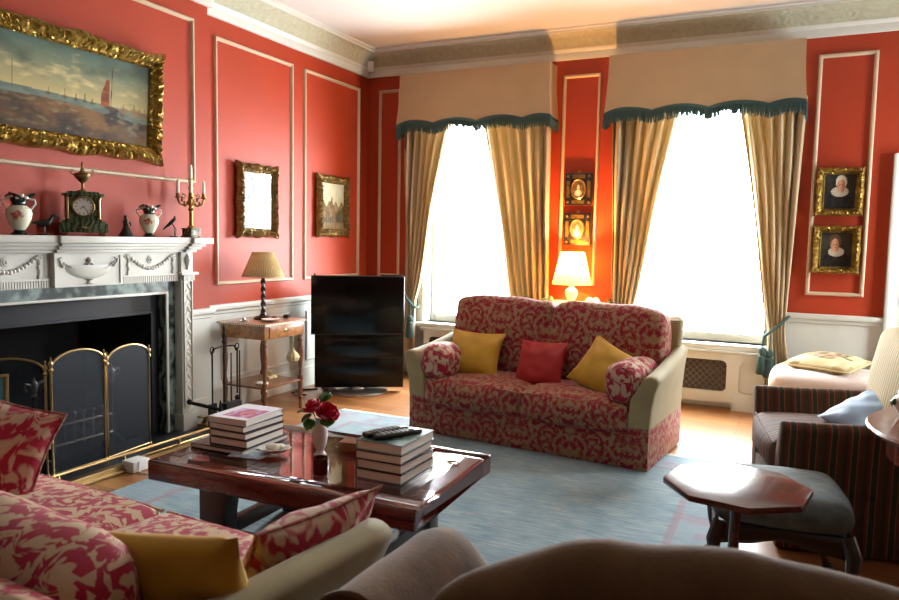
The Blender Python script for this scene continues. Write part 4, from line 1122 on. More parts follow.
def seating(t, W, D, arm_h, rise, seat_h, back_h, fl, body, armm, backm, cushm, ncush, back_t=.16, lean=.07, th=.18, cth=.20, uvy=False, wob=.01, bc_h=None, bcw=0.0):
    mb = MB(); mb.box(.0, W, .0, D, .012, .25); mb.build('skirt', body, t, bevel=.012)
    iw = W-.25; cw = iw/ncush
    for k in range(ncush):
        mb = MB(); dpt = D-back_t+.01
        mb.softbox((.125+cw*(k+.5), dpt/2-.015, seat_h-th/2), (cw-.008, dpt, th), .05, 8, .035, .006, seed=k+W)
        sc = mb.build('seat_cushion', cushm, t, sharp=60)
        mb = MB()
        for z in (seat_h-.012, seat_h-th+.012):
            x0, x1 = .125+cw*k+.012, .125+cw*(k+1)-.012
            mb.tube([(x0, -.012, z), ((x0+x1)/2, -.017, z), (x1, -.012, z)], .006, 6)
        mb.build('piping', cushm, sc)
    for s in (-1, 1):
        mb = MB(); a, b = (0, .125) if s < 0 else (W-.125, W); mb.box(a-.003, b+.003, -.004, D, .012, .29); ar = mb.build('arm', body, t, bevel=.01)
        arm_loft(W, D-.02, .275, arm_h, rise, fl, s, grow=.006, uvy=uvy, y0=-.008).build('arm_cover', armm, ar, sharp=50)
    mb = MB()      # back frame, leaning, with a rounded top
    def bk(u, v):
        a = u*2*PI; c, s_ = math.cos(a), math.sin(a); z = .03+(back_h-.03)*v
        hw = W/2-.03+.03*v; hy = back_t/2-.02
        x = W/2+hw*math.copysign(abs(c)**.12, c); y = D-back_t/2+lean*v+hy*math.copysign(abs(s_)**.5, s_)
        return (x, y, z)
    mb.grid(bk, 64, 10, wrap=True)
    mb.grid(lambda u, v: tuple(Vector(bk(u, 1))*(1-v)+Vector((W/2+(bk(u, 1)[0]-W/2)*.97, D-back_t/2+lean, back_h+.025))*v) if v > 0 else bk(u, 1), 64, 3, wrap=True)
    mb.build('back_frame', backm, t, sharp=50)
    bh = bc_h or (back_h-seat_h+.05)
    for k in range(ncush):
        mb = MB(); mb.M = T(.125+cw*(k+.5)+(bcw*.5*(2*k-1) if ncush == 2 else 0), D-back_t-cth*.5+.02+lean*.4, seat_h+bh/2-.01) @ RX(-.14)
        mb.softbox((0, 0, 0), (cw-.006+bcw, cth, bh), .05, 9, .035, wob, seed=k*3.1+W*2)
        bc = mb.build('back_cushion', cushm if backm is not MT['stripe'] else MT['stripe_lit'], t, sharp=70)  # striped chair: cushion takes the stripes lightened as if lit
        if wob > .012:
            mb = MB(); mb.M = T(.125+cw*(k+.5)+(bcw*.5*(2*k-1) if ncush == 2 else 0), D-back_t-cth*.5+.02+lean*.4, seat_h+bh/2-.01) @ RX(-.14)
            X, Y, Z = (cw+bcw)/2-.02, -cth/2+.02, bh/2-.018
            for yy in (-cth/2+.03, cth/2-.03):
                P = []
                for (x, z) in [(-X, -Z), (-X, 0), (-X, Z), (-X*.5, Z+.012), (0, Z+.016), (X*.5, Z+.012), (X, Z), (X, 0), (X, -Z)]:
                    q = Vector((x, yy, z)); q += noise.noise_vector(q*6+Vector((k*3.1+W*2, (k*3.1+W*2)*2, 0)))*wob; P.append(q)
                mb.tube(P, .006, 6)
            mb.build('piping', MT['damask'], bc)

# sofa facing the camera, with its loose cushions
SB = thing('sofa', 'red damask two-seat sofa facing the camera in front of the windows', 'sofa', (1.635, -2.02, 0), math.radians(-5.9))
seating(SB, 1.755, .80, .60, .11, .41, .88, .045, MT['damask'], MT['beige'], MT['beige'], MT['damask'], 2, wob=.016, th=.19, cth=.19, lean=.05, bcw=.05, bc_h=.55)
MSB = Matrix.Translation(SB.location) @ RZ(SB.rotation_euler.z)
def onB(x, y, z): return MSB @ Vector((x, y, z))
rzB = SB.rotation_euler.z
def bolster(label, loc, rz, sx, sy, sz, seed, mat=None, tilt=0.0):
    mb = MB(); mb.softbox((0, 0, 0), (sx, sy, sz), min(sx, sz)*.36, 7, .02, .012, seed)
    o = mb.build('bolster_cushion', mat or MT['damask_big'], sharp=70); o.location = loc; o.rotation_euler = (0, tilt, rz); tag(o, label, 'cushion', 'damask cushions on the facing sofa')
    mb = MB()
    for yy in (-sy/2+.012, sy/2-.012):
        mb.tube([((sx/2-.025)*math.copysign(abs(math.cos(a))**.6, math.cos(a)), yy, (sz/2-.02)*math.copysign(abs(math.sin(a))**.6, math.sin(a))) for a in [k*PI/12 for k in range(24)]], .006, 6, closed=True)
    mb.build('piping', mat or MT['damask'], o)
    return o
bolster('pink damask bolster cushion on the facing sofa, left arm end nearest the television', onB(.175, .18, .515), rzB+.10, .22, .36, .23, 3, tilt=.12)
bolster('damask bolster cushion on the facing sofa, right arm end', onB(1.575, .24, .525), rzB-.06, .20, .48, .25, 9, tilt=-.1)
pillow('scatter_cushion', .42, .38, .16, MT['yellow'], 'gold silk cushion on the facing sofa, propped upright at the left', onB(.36, .31, .56), (math.radians(-26), math.radians(2), rzB+.16), 'gold silk cushions', 2)
pillow('scatter_cushion', .36, .34, .12, MT['redsilk'], 'plain red cushion in the middle of the facing sofa', onB(.885, .33, .545), (math.radians(-25), math.radians(-1), rzB), None, 5, ear=.06)
pillow('scatter_cushion', .38, .37, .15, MT['yellow'], 'gold silk cushion on the facing sofa, tilted at the right', onB(1.37, .28, .565), (math.radians(-30), math.radians(24), rzB-.15), 'gold silk cushions', 11)

# sofa in the left foreground
SA = thing('sofa', 'red damask sofa with its back to the camera, olive arm, facing the coffee table', 'sofa', (1.27, -4.76, 0), math.radians(-176))
SA.rotation_euler.z = math.radians(-4)
def facing_away(t, W, D): pass
MT['damask_fg'] = damask('red_damask_foreground', (168, 24, 54), (206, 178, 140), .40, seed=.15)
# this sofa faces the coffee table (+y): build it turned round its own centre
SA.location = (1.27+1.79*math.cos(math.radians(4)), -4.76-1.79*math.sin(math.radians(4)), 0); SA.rotation_euler.z = math.radians(176)
seating(SA, 1.79, .96, .60, .02, .44, .70, .07, MT['damask_fg'], MT['beige'], MT['damask_fg'], MT['damask_fg'], 2, wob=.016, th=.19, cth=.20, lean=.05, bc_h=.30, bcw=-.03)
MSA = Matrix.Translation(SA.location) @ RZ(SA.rotation_euler.z)
def onA(x, y, z): return MSA @ Vector((1.79-x, y, z))     # x from the left (photo) end, y away from the front edge
rzA = math.radians(-4)
pillow('scatter_cushion', .42, .39, .17, MT['damask_big'], 'red damask cushion with a large cream scroll at sofa end by fire screen', onA(.27, .24, .61), (math.radians(-14), math.radians(16), rzA+.55), 'damask cushions on the foreground sofa', 4, piping=MT['damask'])
pillow('scatter_cushion', .38, .36, .14, MT['yellow'], 'gold silk cushion leaning on the back of the sofa nearest the camera', onA(1.64, .55, .575), (math.radians(24), math.radians(-3), rzA+.32), 'gold silk cushions', 7)
pillow('scatter_cushion', .46, .33, .15, MT['damask_big'], 'red damask cushion leaning inside the olive arm of the sofa nearest the camera', onA(1.68, .17, .535), (math.radians(30), math.radians(0), rzA+PI/2-.12), 'damask cushions on the foreground sofa', 15, piping=MT['damask'])
pillow('scatter_cushion', .40, .38, .14, plain('straw_silk', (226, 206, 120), .5, var=.06), 'pale straw cushion beside the scroll cushion, mostly out of view', onA(.16, .42, .60), (math.radians(-12), 0, rzA+.5), None, 21)

# brown chair whose back fills the lower right foreground
def chair_c():
    t = thing('armchair', 'plain brown chenille armchair seen from behind, nearest the camera', 'armchair', (4.17, -5.425, 0), 0)
    mb = MB(); mb.box(-.62, .62, -.08, .72, .10, .34); mb.build('base', MT['brown'], t, bevel=.03)
    mb = MB(); mb.softbox((0, .36, .40), (.94, .74, .15), .05, 7, .03, .006, 2); mb.build('seat_cushion', MT['brown'], t, sharp=60)
    TP = [(-.62, .72), (-.59, .775), (-.54, .82), (-.46, .865), (-.38, .895), (-.30, .92), (-.10, .944), (0, .94), (.10, .926), (.3, .885), (.5, .83), (.62, .76)]
    def top(x):
        for (a, za), (b, zb) in zip(TP, TP[1:]):
            if x <= b: return za+(zb-za)*max(0, (x-a)/(b-a))
        return TP[-1][1]
    mb = MB()
    def bk(u, v):     # u across, v around the section: up the rear, over the roll, down the front
        x = -.60+1.20*u; e = 1-abs(2*u-1)**8; h = top(x); rr = .075*max(.25, e**.5)
        if v < .4: q = v/.4; y, z = -.10-.05*q, .12+(h-rr-.12)*q
        elif v < .75: a = PI*(v-.4)/.35; y, z = -.15+rr-rr*math.cos(a)*1.0, h-rr+rr*math.sin(a)
        else: q = (v-.75)/.25; y, z = -.15+2*rr-.0*q, h-rr-(h-rr-.36)*q
        k = .012*noise.noise(Vector((x*5, z*5, y*4+4)))+.007*math.sin(x*26+z*5)*max(0, 1-abs(v-.55)*3)*math.exp(-((x+.35)/.3)**2)
        return (x, y-k*.6, z+k)
    mb.grid(bk, 48, 34); n = 34
    for u in (0, 1): mb.add([bk(u, k/n) for k in range(n+1)], [tuple(range(n+1))])
    mb.build('back', MT['brown'], t, sharp=70)
    mb = MB(); mb.tube([(-.585+1.17*k/20, -.155, top(-.585+1.17*k/20)-.07) for k in range(21)], .007, 6); mb.build('piping', MT['brown'], t)
    for s in (-1, 1):
        mb = MB(); cx = s*.77
        def ag(u, v):
            y = -.10+.72*v; h = .737-.02*v-.9*max(0, v-.55)**1.3; a = u
            if a < .25: q = a/.25; x, z = .075, .12+(h-.10-.12)*q
            elif a < .75: th = PI*(a-.25)/.5; x, z = .088*math.cos(th), h-.10+.10*math.sin(th)
            else: q = (a-.75)/.25; x, z = -.088, h-.10-(h-.10-.12)*q
            if a < .25: x = .088
            return (cx+x*(1 if s > 0 else 1), y, z+.004*noise.noise(Vector((x*20, y*9, s))))
        mb.grid(ag, 28, 12)
        for v in (0, 1): mb.add([ag(k/28, v) for k in range(29)], [tuple(range(29))])
        ar = mb.build('arm', MT['brown'], t, sharp=60)
        mb = MB(); mb.tube([ag(k/28, 0) for k in range(29)], .007, 6); mb.build('piping', MT['brown'], ar)
    for x in (-.56, .56):
        for y in (-.03, .66): mb = MB(); mb.M = T(x, y, 0); mb.lathe([(.014, 0), (.02, .02), (.024, .06), (.03, .10)], 12); mb.build('leg', MT['dark'], t)
chair_c()

# striped armchair at the right
def chair_d():
    rz = math.radians(-80.5)
    t = thing('armchair', 'striped armchair in brown, red and olive with a blue cushion', 'armchair', (3.965, -2.13, 0), rz)
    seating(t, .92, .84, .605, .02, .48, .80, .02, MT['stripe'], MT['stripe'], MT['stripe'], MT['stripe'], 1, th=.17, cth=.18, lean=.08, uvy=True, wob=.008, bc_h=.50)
    M_ = Matrix.Translation(t.location) @ RZ(rz)
    pillow('scatter_cushion', .36, .32, .12, MT['blue'], 'pale blue silk cushion lying in the striped armchair', M_ @ Vector((.50, .46, .57)), (math.radians(-64), math.radians(10), rz+.5), None, 8, ear=.1)
chair_d()
def daybed():
    t = thing('ottoman', 'pale pink upholstered ottoman against the back wall behind striped armchair', 'ottoman', (4.42, -.56, 0), 0)
    mb = MB(); mb.softbox((0, 0, .37), (.80, .62, .20), .08, 8, .02, .004, 3); mb.build('cushion_top', MT['pink'], t, sharp=60)
    mb = MB(); mb.box(-.37, .37, -.28, .28, .07, .29); mb.build('base', MT['pink'], t, bevel=.02)
    for x in (-.32, .32):
        for y in (-.23, .23): mb = MB(); mb.M = T(x, y, 0); mb.lathe([(.016, 0), (.022, .03), (.026, .075)], 12); mb.build('leg', MT['dark'], t)
daybed()
def flowers(u, v):
    c = mixc((196, 180, 136), (216, 204, 164), .5+fb(u, v, 9, 2)); d = math.hypot((u-.5)/.34, (v-.5)/.24)
    if d < 1.1 and fb(u, v, 9, 13)+.55-d*.6 > 0: c = mixc((92, 104, 60), (134, 128, 84), .5+fb(u, v, 20, 1))
    for k in range(11):
        a = k*2.4; x, y = .5+.24*math.sqrt((k+1)/12)*math.cos(a), .5+.19*math.sqrt((k+1)/12)*math.sin(a)
        if math.hypot(u-x, v-y) < .045: c = mixc((196, 96, 96), (226, 176, 160), math.hypot(u-x, v-y)/.045)
    if min(u, v, 1-u, 1-v) < .05: c = (170, 150, 104)
    return c
pillow('needlepoint_cushion', .50, .42, .13, MT['needle'], 'cream needlepoint cushion with stitched flowers lying on the pink ottoman', (4.40, -.52, .535), (math.radians(-84), 0, math.radians(-28)), None, 3, ear=.05, painted_fn=flowers, piping=MT['cream'])

# ------------------------------------------------------------------ television
def tv():
    t = thing('television', 'large black floor-standing television on a round silver base', 'television', (.575, -1.06, 0), math.radians(32))
    mb = MB(); mb.box(-.425, .415, -.03, .06, .53, 1.065); mb.build('screen_housing', MT['tvblack'], t, bevel=.006)
    mb = MB(); mb.box(-.42, .41, -.038, -.03, .545, 1.058); s = mb.build('screen', MT['tv'], t, bevel=.003)
    mb = MB(); mb.box(-.39, .415, -.024, .06, .045, .53); mb.build('speaker_cabinet', MT['tvblack'], t, bevel=.006)
    mb = MB(); mb.box(-.385, .41, -.032, -.024, .05, .315); mb.box(-.385, .41, -.030, -.024, .32, .525); mb.build('speaker_panel', MT['tv'], t, bevel=.002)
    mb = MB(); V = [(-.37, .06, .12), (.37, .06, .12), (.37, .06, 1.02), (-.37, .06, 1.02), (-.2, .36, .3), (.2, .36, .3), (.2, .36, .86), (-.2, .36, .86)]
    mb.add(V, [(0,1,2,3), (4,5,6,7), (0,1,5,4), (1,2,6,5), (2,3,7,6), (3,0,4,7)]); mb.build('rear_housing', MT['tvblack'], t, bevel=.02)
    mb = MB(); mb.lathe([(.27, 0), (.275, .008), (.26, .02), (.10, .034), (.09, .035), (.08, .06), (0, .06)], 40, c=(0, .05, 0)); mb.build('base', MT['silver'], t)
    mb = MB(); mb.box(.20, .40, -.01, .03, 1.065, 1.078); mb.box(-.40, -.385, -.01, .02, 1.065, 1.085); mb.build('top_vent', MT['plastic'], t, bevel=.003)
tv()
mb = MB(); mb.box(-.055, .055, -.03, .03, 0, .055); o = mb.build('adapter_box', MT['whitep'], bevel=.006, loc=(.275, -1.10, .001), rot=(0, 0, .5)); tag(o, 'small white plastic box on floor under left end of the television', 'box')
mb = MB(); mb.tube([(.20, -1.16, .006), (.12, -1.24, .006), (.10, -1.42, .006), (.20, -1.50, .006), (.26, -1.42, .006)], .006, 6); o = mb.build('cable', MT['plastic']); tag(o, 'black cable trailing on the floor between television and lamp table', 'cable')

# ------------------------------------------------------------------ lamp table by the left wall
def turned(z1, r=.02): # vase-turned leg profile
    q = [(.010, 0), (.013, .03), (.010, .06), (.016, .09), (.020, .10), (.012, .115), (.016, .14), (.019, .22), (.019, .225), (.013, .24), (.021, .252), (.021, .285), (.013, .295), (.011, .34), (.016, .38), (.020, .44), (.022, .48), (.017, .53), (.011, .57), (.017, .585), (.017, .60), (.011, .61), (.019, .64)]
    return [(a*r/.02, b*z1/.64) for a, b in q]
def lamp_table():
    t = thing('side_table', 'inlaid walnut side table with turned legs against the left wall', 'table', (.315, -2.06, 0), 0)
    mb = MB(); mb.box(-.235, .24, -.27, .27, .722, .74); mb.build('tabletop', MT['inlay'], t, bevel=.004)
    mb = MB()
    for k in range(30): y = -.267+k*.0178; mb.box(.238, .2425, y, y+.009, .7225, .7395)
    for k in range(26): x = -.233+k*.0178; mb.box(x, x+.009, -.2725, -.268, .7225, .7395)
    mb.build('chequer_edge', MT['wax'], t)
    mb = MB(); mb.box(-.215, .215, -.245, .245, .615, .722); mb.build('apron', MT['inlay'], t, bevel=.003)
    mb = MB(); mb.box(.215, .222, -.19, .19, .63, .71); dr_ = mb.build('drawer', MT['inlay'], t, bevel=.002)
    mb = MB(); mb.M = T(.222, 0, .67) @ RY(PI/2); mb.lathe([(.012, 0), (.014, .003), (.005, .006), (.006, .014), (0, .016)], 12); mb.build('lock_plate', MT['brass'], dr_)
    for x in (-.19, .20):
        for y in (-.225, .22):
            mb = MB(); mb.M = T(x, y, 0); mb.lathe(turned(.615, .021), 16); mb.build('leg', MT['walnut'], t)
    mb = MB(); mb.box(-.205, .215, -.24, .235, .232, .248); mb.build('lower_shelf', MT['walnut'], t, bevel=.004)
    k = thing('key_tassel', 'cream tassel hanging from the side table drawer key', 'tassel', (.57, -2.015, .66), 0)
    mb = MB(); mb.tube([(-.028, 0, .01), (0, 0, .005), (.006, 0, -.02), (.004, 0, -.13)], .0025, 6); mb.build('cord', MT['cream'], k)
    mb = MB(); mb.M = T(.004, 0, -.25); mb.lathe([(.004, 0), (.02, .002), (.043, .018), (.05, .045), (.035, .075), (.014, .095), (.01, .11), (.005, .125)], 20, twist=lambda r, z, a: r*(1+.14*math.sin(a*9)*(1 if z < .09 else .2))); mb.build('tassel_head', MT['cream'], k)
lamp_table()
def pleated_shade(mb, r0, r1, z0, z1, n=64, amp=.014):
    def g(u, v):
        a = 2*PI*u; r = (r0+(r1-r0)*v)*(1+amp*(1 if int(round(u*n*2)) % 2 else -1)); return (r*math.cos(a), r*math.sin(a), z0+(z1-z0)*v)
    mb.grid(g, n*2, 3, wrap=True)
def twist_lamp():
    t = thing('table_lamp', 'barley twist dark wood table lamp with pleated cream shade on side table', 'lamp', (.29, -2.03, .741), 0)
    mb = MB(); mb.lathe([(.075, 0), (.078, .01), (.06, .022), (.03, .03), (.02, .045), (.016, .055)], 24); mb.build('base', MT['darkoak'], t)
    mb = MB(); P = [(.0155, .05+.30*k/60) for k in range(61)]
    mb.lathe(P, 20, twist=lambda r, z, a: r*(1+.32*math.sin(2*a+z*105))); mb.lathe([(.016, .35), (.02, .36), (.012, .375), (.012, .42)], 14); mb.build('twist_stem', MT['darkoak'], t)
    mb = MB(); pleated_shade(mb, .165, .085, .345, .535); o = mb.build('lamp_shade', MT['shade_cream'], t, sharp=20); md = o.modifiers.new('thick', 'SOLIDIFY'); md.thickness = .003
    mb = MB()
    for r, z in ((.166, .345), (.086, .535)): mb.tube([(r*math.cos(k*PI/16), r*math.sin(k*PI/16), z) for k in range(32)], .004, 6, closed=True)
    mb.build('shade_trim', MT['cream'], o)
twist_lamp()
o = MB(); o.lathe([(.03, 0), (.055, .008), (.075, .02), (.072, .02), (.05, .012), (0, .008)], 28); o = o.build('dish', MT['porcelain'], loc=(.45, -2.13, .741)); tag(o, 'pale lilac dish at front of the side table, before the lamp', 'dish')
mb = MB(); mb.tube([(.018*math.cos(a)*2, .028*math.sin(a), .006) for a in [k*PI/8 for k in range(16)]], .005, 6, closed=True); mb.lathe([(.012, .01), (.016, .02), (.01, .035)], 12)
o = mb.build('wire_bowl', MT['silver'], loc=(.30, -2.27, .741)); tag(o, 'small pale trinket left of the twist lamp base', 'trinket')
mb = MB(); mb.softbox((0, 0, .016), (.05, .075, .03), .014, 4); o = mb.build('spectacle_case', MT['plastic'], loc=(.40, -1.87, .741), rot=(0, 0, .4)); tag(o, 'small black case at the right end of the side table', 'case')
mb = MB(); mb.lathe([(.03, 0), (.033, .008), (.03, .018), (.012, .024), (0, .026)], 18); o = mb.build('pill_box', MT['mahog'], loc=(.36, -1.98, .741)); tag(o, 'little reddish round box between lamp base and black case', 'box')
mb = MB(); mb.lathe([(.045, 0), (.05, .012), (.04, .02), (0, .022)], 24); o = mb.build('white_saucer', MT['porcelain'], loc=(.42, -2.2, .249)); tag(o, 'small white saucer on the lower shelf of side table', 'saucer')
mb = MB(); mb.box(-.035, .035, -.05, .05, 0, .02); mb.lathe([(.02, .02), (.024, .05), (.016, .06)], 14); o = mb.build('card_holder', MT['cream'], bevel=.003, loc=(.30, -1.96, .249)); tag(o, 'tan card holder at the back of the lower shelf of side table', 'holder')

# ------------------------------------------------------------------ console with the lit lamp behind the sofa
def console():
    t = thing('console_table', 'pale painted console table below the lit lamp, between the two windows', 'table', (2.36, -.26, 0), 0)
    m = plain('cream_console_paint', (226, 208, 160), .4, var=.04)
    mb = MB(); mb.box(-.36, .36, -.17, .16, .775, .80); mb.build('tabletop', m, t, bevel=.005)
    mb = MB(); mb.box(-.33, .33, -.145, .14, .68, .775); mb.build('apron', m, t, bevel=.003)
    for x in (-.30, .30):
        for y in (-.12, .115): mb = MB(); mb.M = T(x, y, 0); mb.lathe([(.014, 0), (.018, .05), (.026, .6), (.03, .69)], 4); mb.build('leg', m, t)
console()
def lit_lamp():
    t = thing('table_lamp', 'lit table lamp with glowing shade and white baluster base between windows', 'lamp', (2.325, -.25, .801), 0)
    mb = MB(); mb.lathe([(.055, 0), (.058, .012), (.035, .03), (.02, .045), (.022, .06), (.045, .10), (.06, .145), (.055, .17), (.028, .195), (.02, .215), (.026, .225), (.012, .24), (.01, .30)], 28); mb.build('base', MT['porcelain'], t)
    s = NT('lit_shade_silk'); s.set(lin((250, 220, 150)), .8)
    tl = s.n('ShaderNodeBsdfTranslucent'); tl.inputs[0].default_value = lin((255, 226, 150)); em = s.n('ShaderNodeEmission'); em.inputs[0].default_value = (1, .62, .20, 1); em.inputs[1].default_value = .05
    mx = s.n('ShaderNodeMixShader'); mx.inputs[0].default_value = .28; s.L(s.b.outputs[0], mx.inputs[1]); s.L(tl.outputs[0], mx.inputs[2])
    ad = s.n('ShaderNodeAddShader'); s.L(mx.outputs[0], ad.inputs[0]); s.L(em.outputs[0], ad.inputs[1]); s.L(ad.outputs[0], s.out.inputs[0])
    mb = MB(); pleated_shade(mb, .175, .105, .225, .515, 40, .012); mb.build('lamp_shade', s.m, t, sharp=20)
    l = bpy.data.lights.new('bulb', 'POINT'); l.energy = 90; l.color = (1, .46, .13); l.shadow_soft_size = .04
    lo = bpy.data.objects.new('bulb', l); C.objects.link(lo); lo.parent = t; lo.location = (0, 0, .36)
    mb = MB(); mb.sphere((0, 0, .36), (.028, .028, .04), 14, 10)
    e = NT('bulb_glass'); em = e.n('ShaderNodeEmission'); em.inputs[0].default_value = (1, .8, .5, 1); em.inputs[1].default_value = 2.5; e.L(em.outputs[0], e.out.inputs[0])
    bo = mb.build('bulb_glass', e.m, t); bo.visible_shadow = True
    lo.location = (0, 0, .415)
lit_lamp()
mb = MB(); mb.lathe([(.03, 0), (.05, .01), (.07, .05), (.075, .07), (.068, .07), (.04, .02), (0, .015)], 24)
for k in range(7): mb.sphere((.04*math.cos(k*.9), .04*math.sin(k*.9), .075+.012*(k % 2)), .03, 10, 7)
o = mb.build('white_bowl', MT['porcelain'], loc=(2.53, -.28, .801)); tag(o, 'white bowl on the console right of the lit lamp base', 'bowl')
mb = MB(); mb.lathe([(.02, 0), (.024, .01), (.018, .03), (.03, .06), (.028, .085), (.012, .1), (.014, .112)], 18); o = mb.build('bud_vase', MT['brass'], loc=(2.14, -.27, .801)); tag(o, 'small golden vase on the console left of the lit lamp', 'vase')
# ------------------------------------------------------------------ rug and coffee table
mb = MB(); nx, ny = 40, 44; RX0, RY0, RX1, RY1 = .85, -5.25, 3.95, -1.75
mb.grid(lambda u, v: (-1.55+3.1*u, -1.75+3.5*v, .009+.0015*noise.noise(Vector((u*9, v*9, 0)))), nx, ny, uv=lambda u, v: (-1.55+3.1*u, -1.75+3.5*v))
for q in ([(-1.55,-1.75), (1.55,-1.75)], [(1.55,-1.75), (1.55,1.75)], [(1.55,1.75), (-1.55,1.75)], [(-1.55,1.75), (-1.55,-1.75)]):
    mb.add([(*q[0], 0), (*q[1], 0), (*q[1], .009), (*q[0], .009)], [(0,1,2,3)])
R_ = thing('rug', 'large pale blue-grey rug with faded red border under the coffee table', 'rug', (2.40, -3.50, .001), 0)
mb.build('pile', MT['rug'], R_)
mb = MB()
for s in (-1, 1):
    for k in range(230):
        x = -1.54+k*.0134; mb.tube([(x, s*1.745, .006), (x+random.uniform(-.006, .006), s*1.80, .004)], .0028, 4)
mb.build('fringe', MT['wax'], R_, weld=False)['kind'] = 'stuff'

CTZ = .42
def coffee_table():
    t = thing('coffee_table', 'low dark red lacquered coffee table with inset glass top', 'coffee table', (2.258, -3.985, .012), math.radians(1.4))
    z1 = CTZ-.012; hx, hy = .655, .395; fw = .10
    def slab(a, b, c, d, r, z0, zt, mb):
        P = []
        for cx, cy, s in ((b-r, d-r, 0), (a+r, d-r, 1), (a+r, c+r, 2), (b-r, c+r, 3)):
            for k in range(7): q = PI/2*(s+k/6); P.append((cx+r*math.cos(q), cy+r*math.sin(q)))
        mb.prism(P, z0, zt)
    mb = MB(); mb.box(-hx, hx, -hy, -hy+fw, z1-.09, z1); mb.box(-hx, hx, hy-fw, hy, z1-.09, z1); mb.box(-hx, -hx+fw, -hy+fw, hy-fw, z1-.09, z1); mb.box(hx-fw, hx, -hy+fw, hy-fw, z1-.09, z1)
    mb.build('top_frame', MT['rosewood'], t, bevel=.014, seg=3)
    mb = MB(); mb.box(-hx+fw-.01, hx-fw+.01, -hy+fw-.01, hy-fw+.01, z1-.07, z1-.05); mb.build('display_tray', MT['mahog'], t)
    mb = MB(); mb.box(-hx+fw-.004, hx-fw+.004, -hy+fw-.004, hy-fw+.004, z1-.009, z1-.001); mb.build('glass_top', MT['pane'], t)
    for sx in (-1, 1):
        for sy in (-1, 1):
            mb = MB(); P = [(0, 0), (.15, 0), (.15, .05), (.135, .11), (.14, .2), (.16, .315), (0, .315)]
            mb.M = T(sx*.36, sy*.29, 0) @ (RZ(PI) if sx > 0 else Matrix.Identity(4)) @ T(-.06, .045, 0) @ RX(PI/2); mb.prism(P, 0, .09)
            mb.build('leg', MT['dark'], t, bevel=.012)  # shade under the table put into the darker leg colour
    mb = MB()
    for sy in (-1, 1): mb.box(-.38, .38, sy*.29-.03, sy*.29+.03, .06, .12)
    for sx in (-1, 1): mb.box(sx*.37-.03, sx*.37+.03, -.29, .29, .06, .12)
    mb.build('stretcher', MT['dark'], t, bevel=.008)  # dark colour stands in for the shadow below the top
    for sy in (-1, 1): mb = MB(); mb.box(-.32, .32, sy*.30-.02, sy*.30+.02, z1-.125, z1-.09); mb.build('apron', MT['rosewood'], t, bevel=.004)
coffee_table()
TZ = CTZ+.001
def book(w_, d_, h_, cover, label, loc, rz, art=None, group=None, spine='x-'):
    t = thing('book', label, 'book', loc, rz, group)
    c = cover if not isinstance(cover, tuple) else plain('book_cover', cover, .3, var=.08)
    mb = MB(); b = .0035; mb.box(-w_/2, w_/2, -d_/2, d_/2, 0, b); mb.box(-w_/2, w_/2, -d_/2, d_/2, h_-b, h_); mb.box(-w_/2, -w_/2+.004, -d_/2, d_/2, b, h_-b); mb.build('cover', c, t)
    mb = MB(); mb.box(-w_/2+.004, w_/2-.005, -d_/2+.004, d_/2-.004, b, h_-b); mb.build('pages', MT['paper'], t)
    if art: canvas('cover_art', w_, d_, 40, 50, art, MT['paint'], t, (0, 0, h_+.0006), axis='XY')
def art1(u, v):
    c = (232, 228, 232); n = fb(u, v, 5, 31)
    if .2 < u < .95 and .12 < v < .72: c = mixc((206, 190, 214), (176, 96, 130), .5+n*1.3)
    if math.hypot(u-.62, v-.42) < .16: c = mixc((190, 90, 110), (220, 150, 150), .5+n)
    return c
def art2(u, v):
    n = fb(u, v, 4, 41); c = mixc((150, 176, 172), (206, 214, 206), .5+n*1.2)
    if v < .5+.12*math.sin(u*7)+n*.25: c = mixc((44, 66, 58), (120, 146, 134), .5+n*1.4)
    return c
def art3(u, v):
    n = fb(u, v, 6, 51); return mixc((180, 200, 220), (226, 230, 232), .5+n) if v > .3 else mixc((120, 150, 180), (190, 204, 214), .5+n)
L0 = (1.815, -3.985)
zz = TZ
book(.30, .34, .022, (24, 22, 22), 'large black book at the bottom of the left stack on coffee table', (L0[0]-.03, L0[1]-.005, zz), .02, group='books stacked on the coffee table'); zz += .0225
for i, (h_, dx, dy, r, cv, lab) in enumerate([(.036, .01, -.005, .03, (46, 40, 36), 'thick dark covered book second from the bottom of the left stack'), (.030, .005, .0, .0, (60, 30, 28), 'book in the middle of the left stack, just over the thick dark one'),
                                              (.030, -.004, .004, -.03, (36, 36, 44), 'book directly under the pink covered book in left stack'), (.028, -.006, .005, .05, (226, 222, 226), 'white book with pink artwork on top of the left stack')]):
    book(.215, .275, h_, cv, lab, (L0[0]+dx, L0[1]+dy, zz), r, art1 if i == 3 else None, 'books stacked on the coffee table'); zz += h_+.0008
R0 = (2.645, -4.02); zz = TZ
for i, (h_, dx, dy, r, cv, lab) in enumerate([(.042, .0, .0, .0, (44, 40, 38), 'bottom book of the right stack resting on glass near table corner'), (.039, .002, .002, -.015, (52, 46, 42), 'dark edged book second from bottom of the right stack'),
                                              (.037, -.002, -.002, .012, (40, 42, 46), 'book directly beneath the landscape cover in the right stack'), (.039, 0, .004, -.005, (150, 170, 166), 'book with green landscape cover under the two remote controls')]):
    book(.215, .285, h_, cv, lab, (R0[0]+dx, R0[1]+dy, zz), r, art2 if i == 3 else None, 'books stacked on the coffee table'); zz += h_+.0008
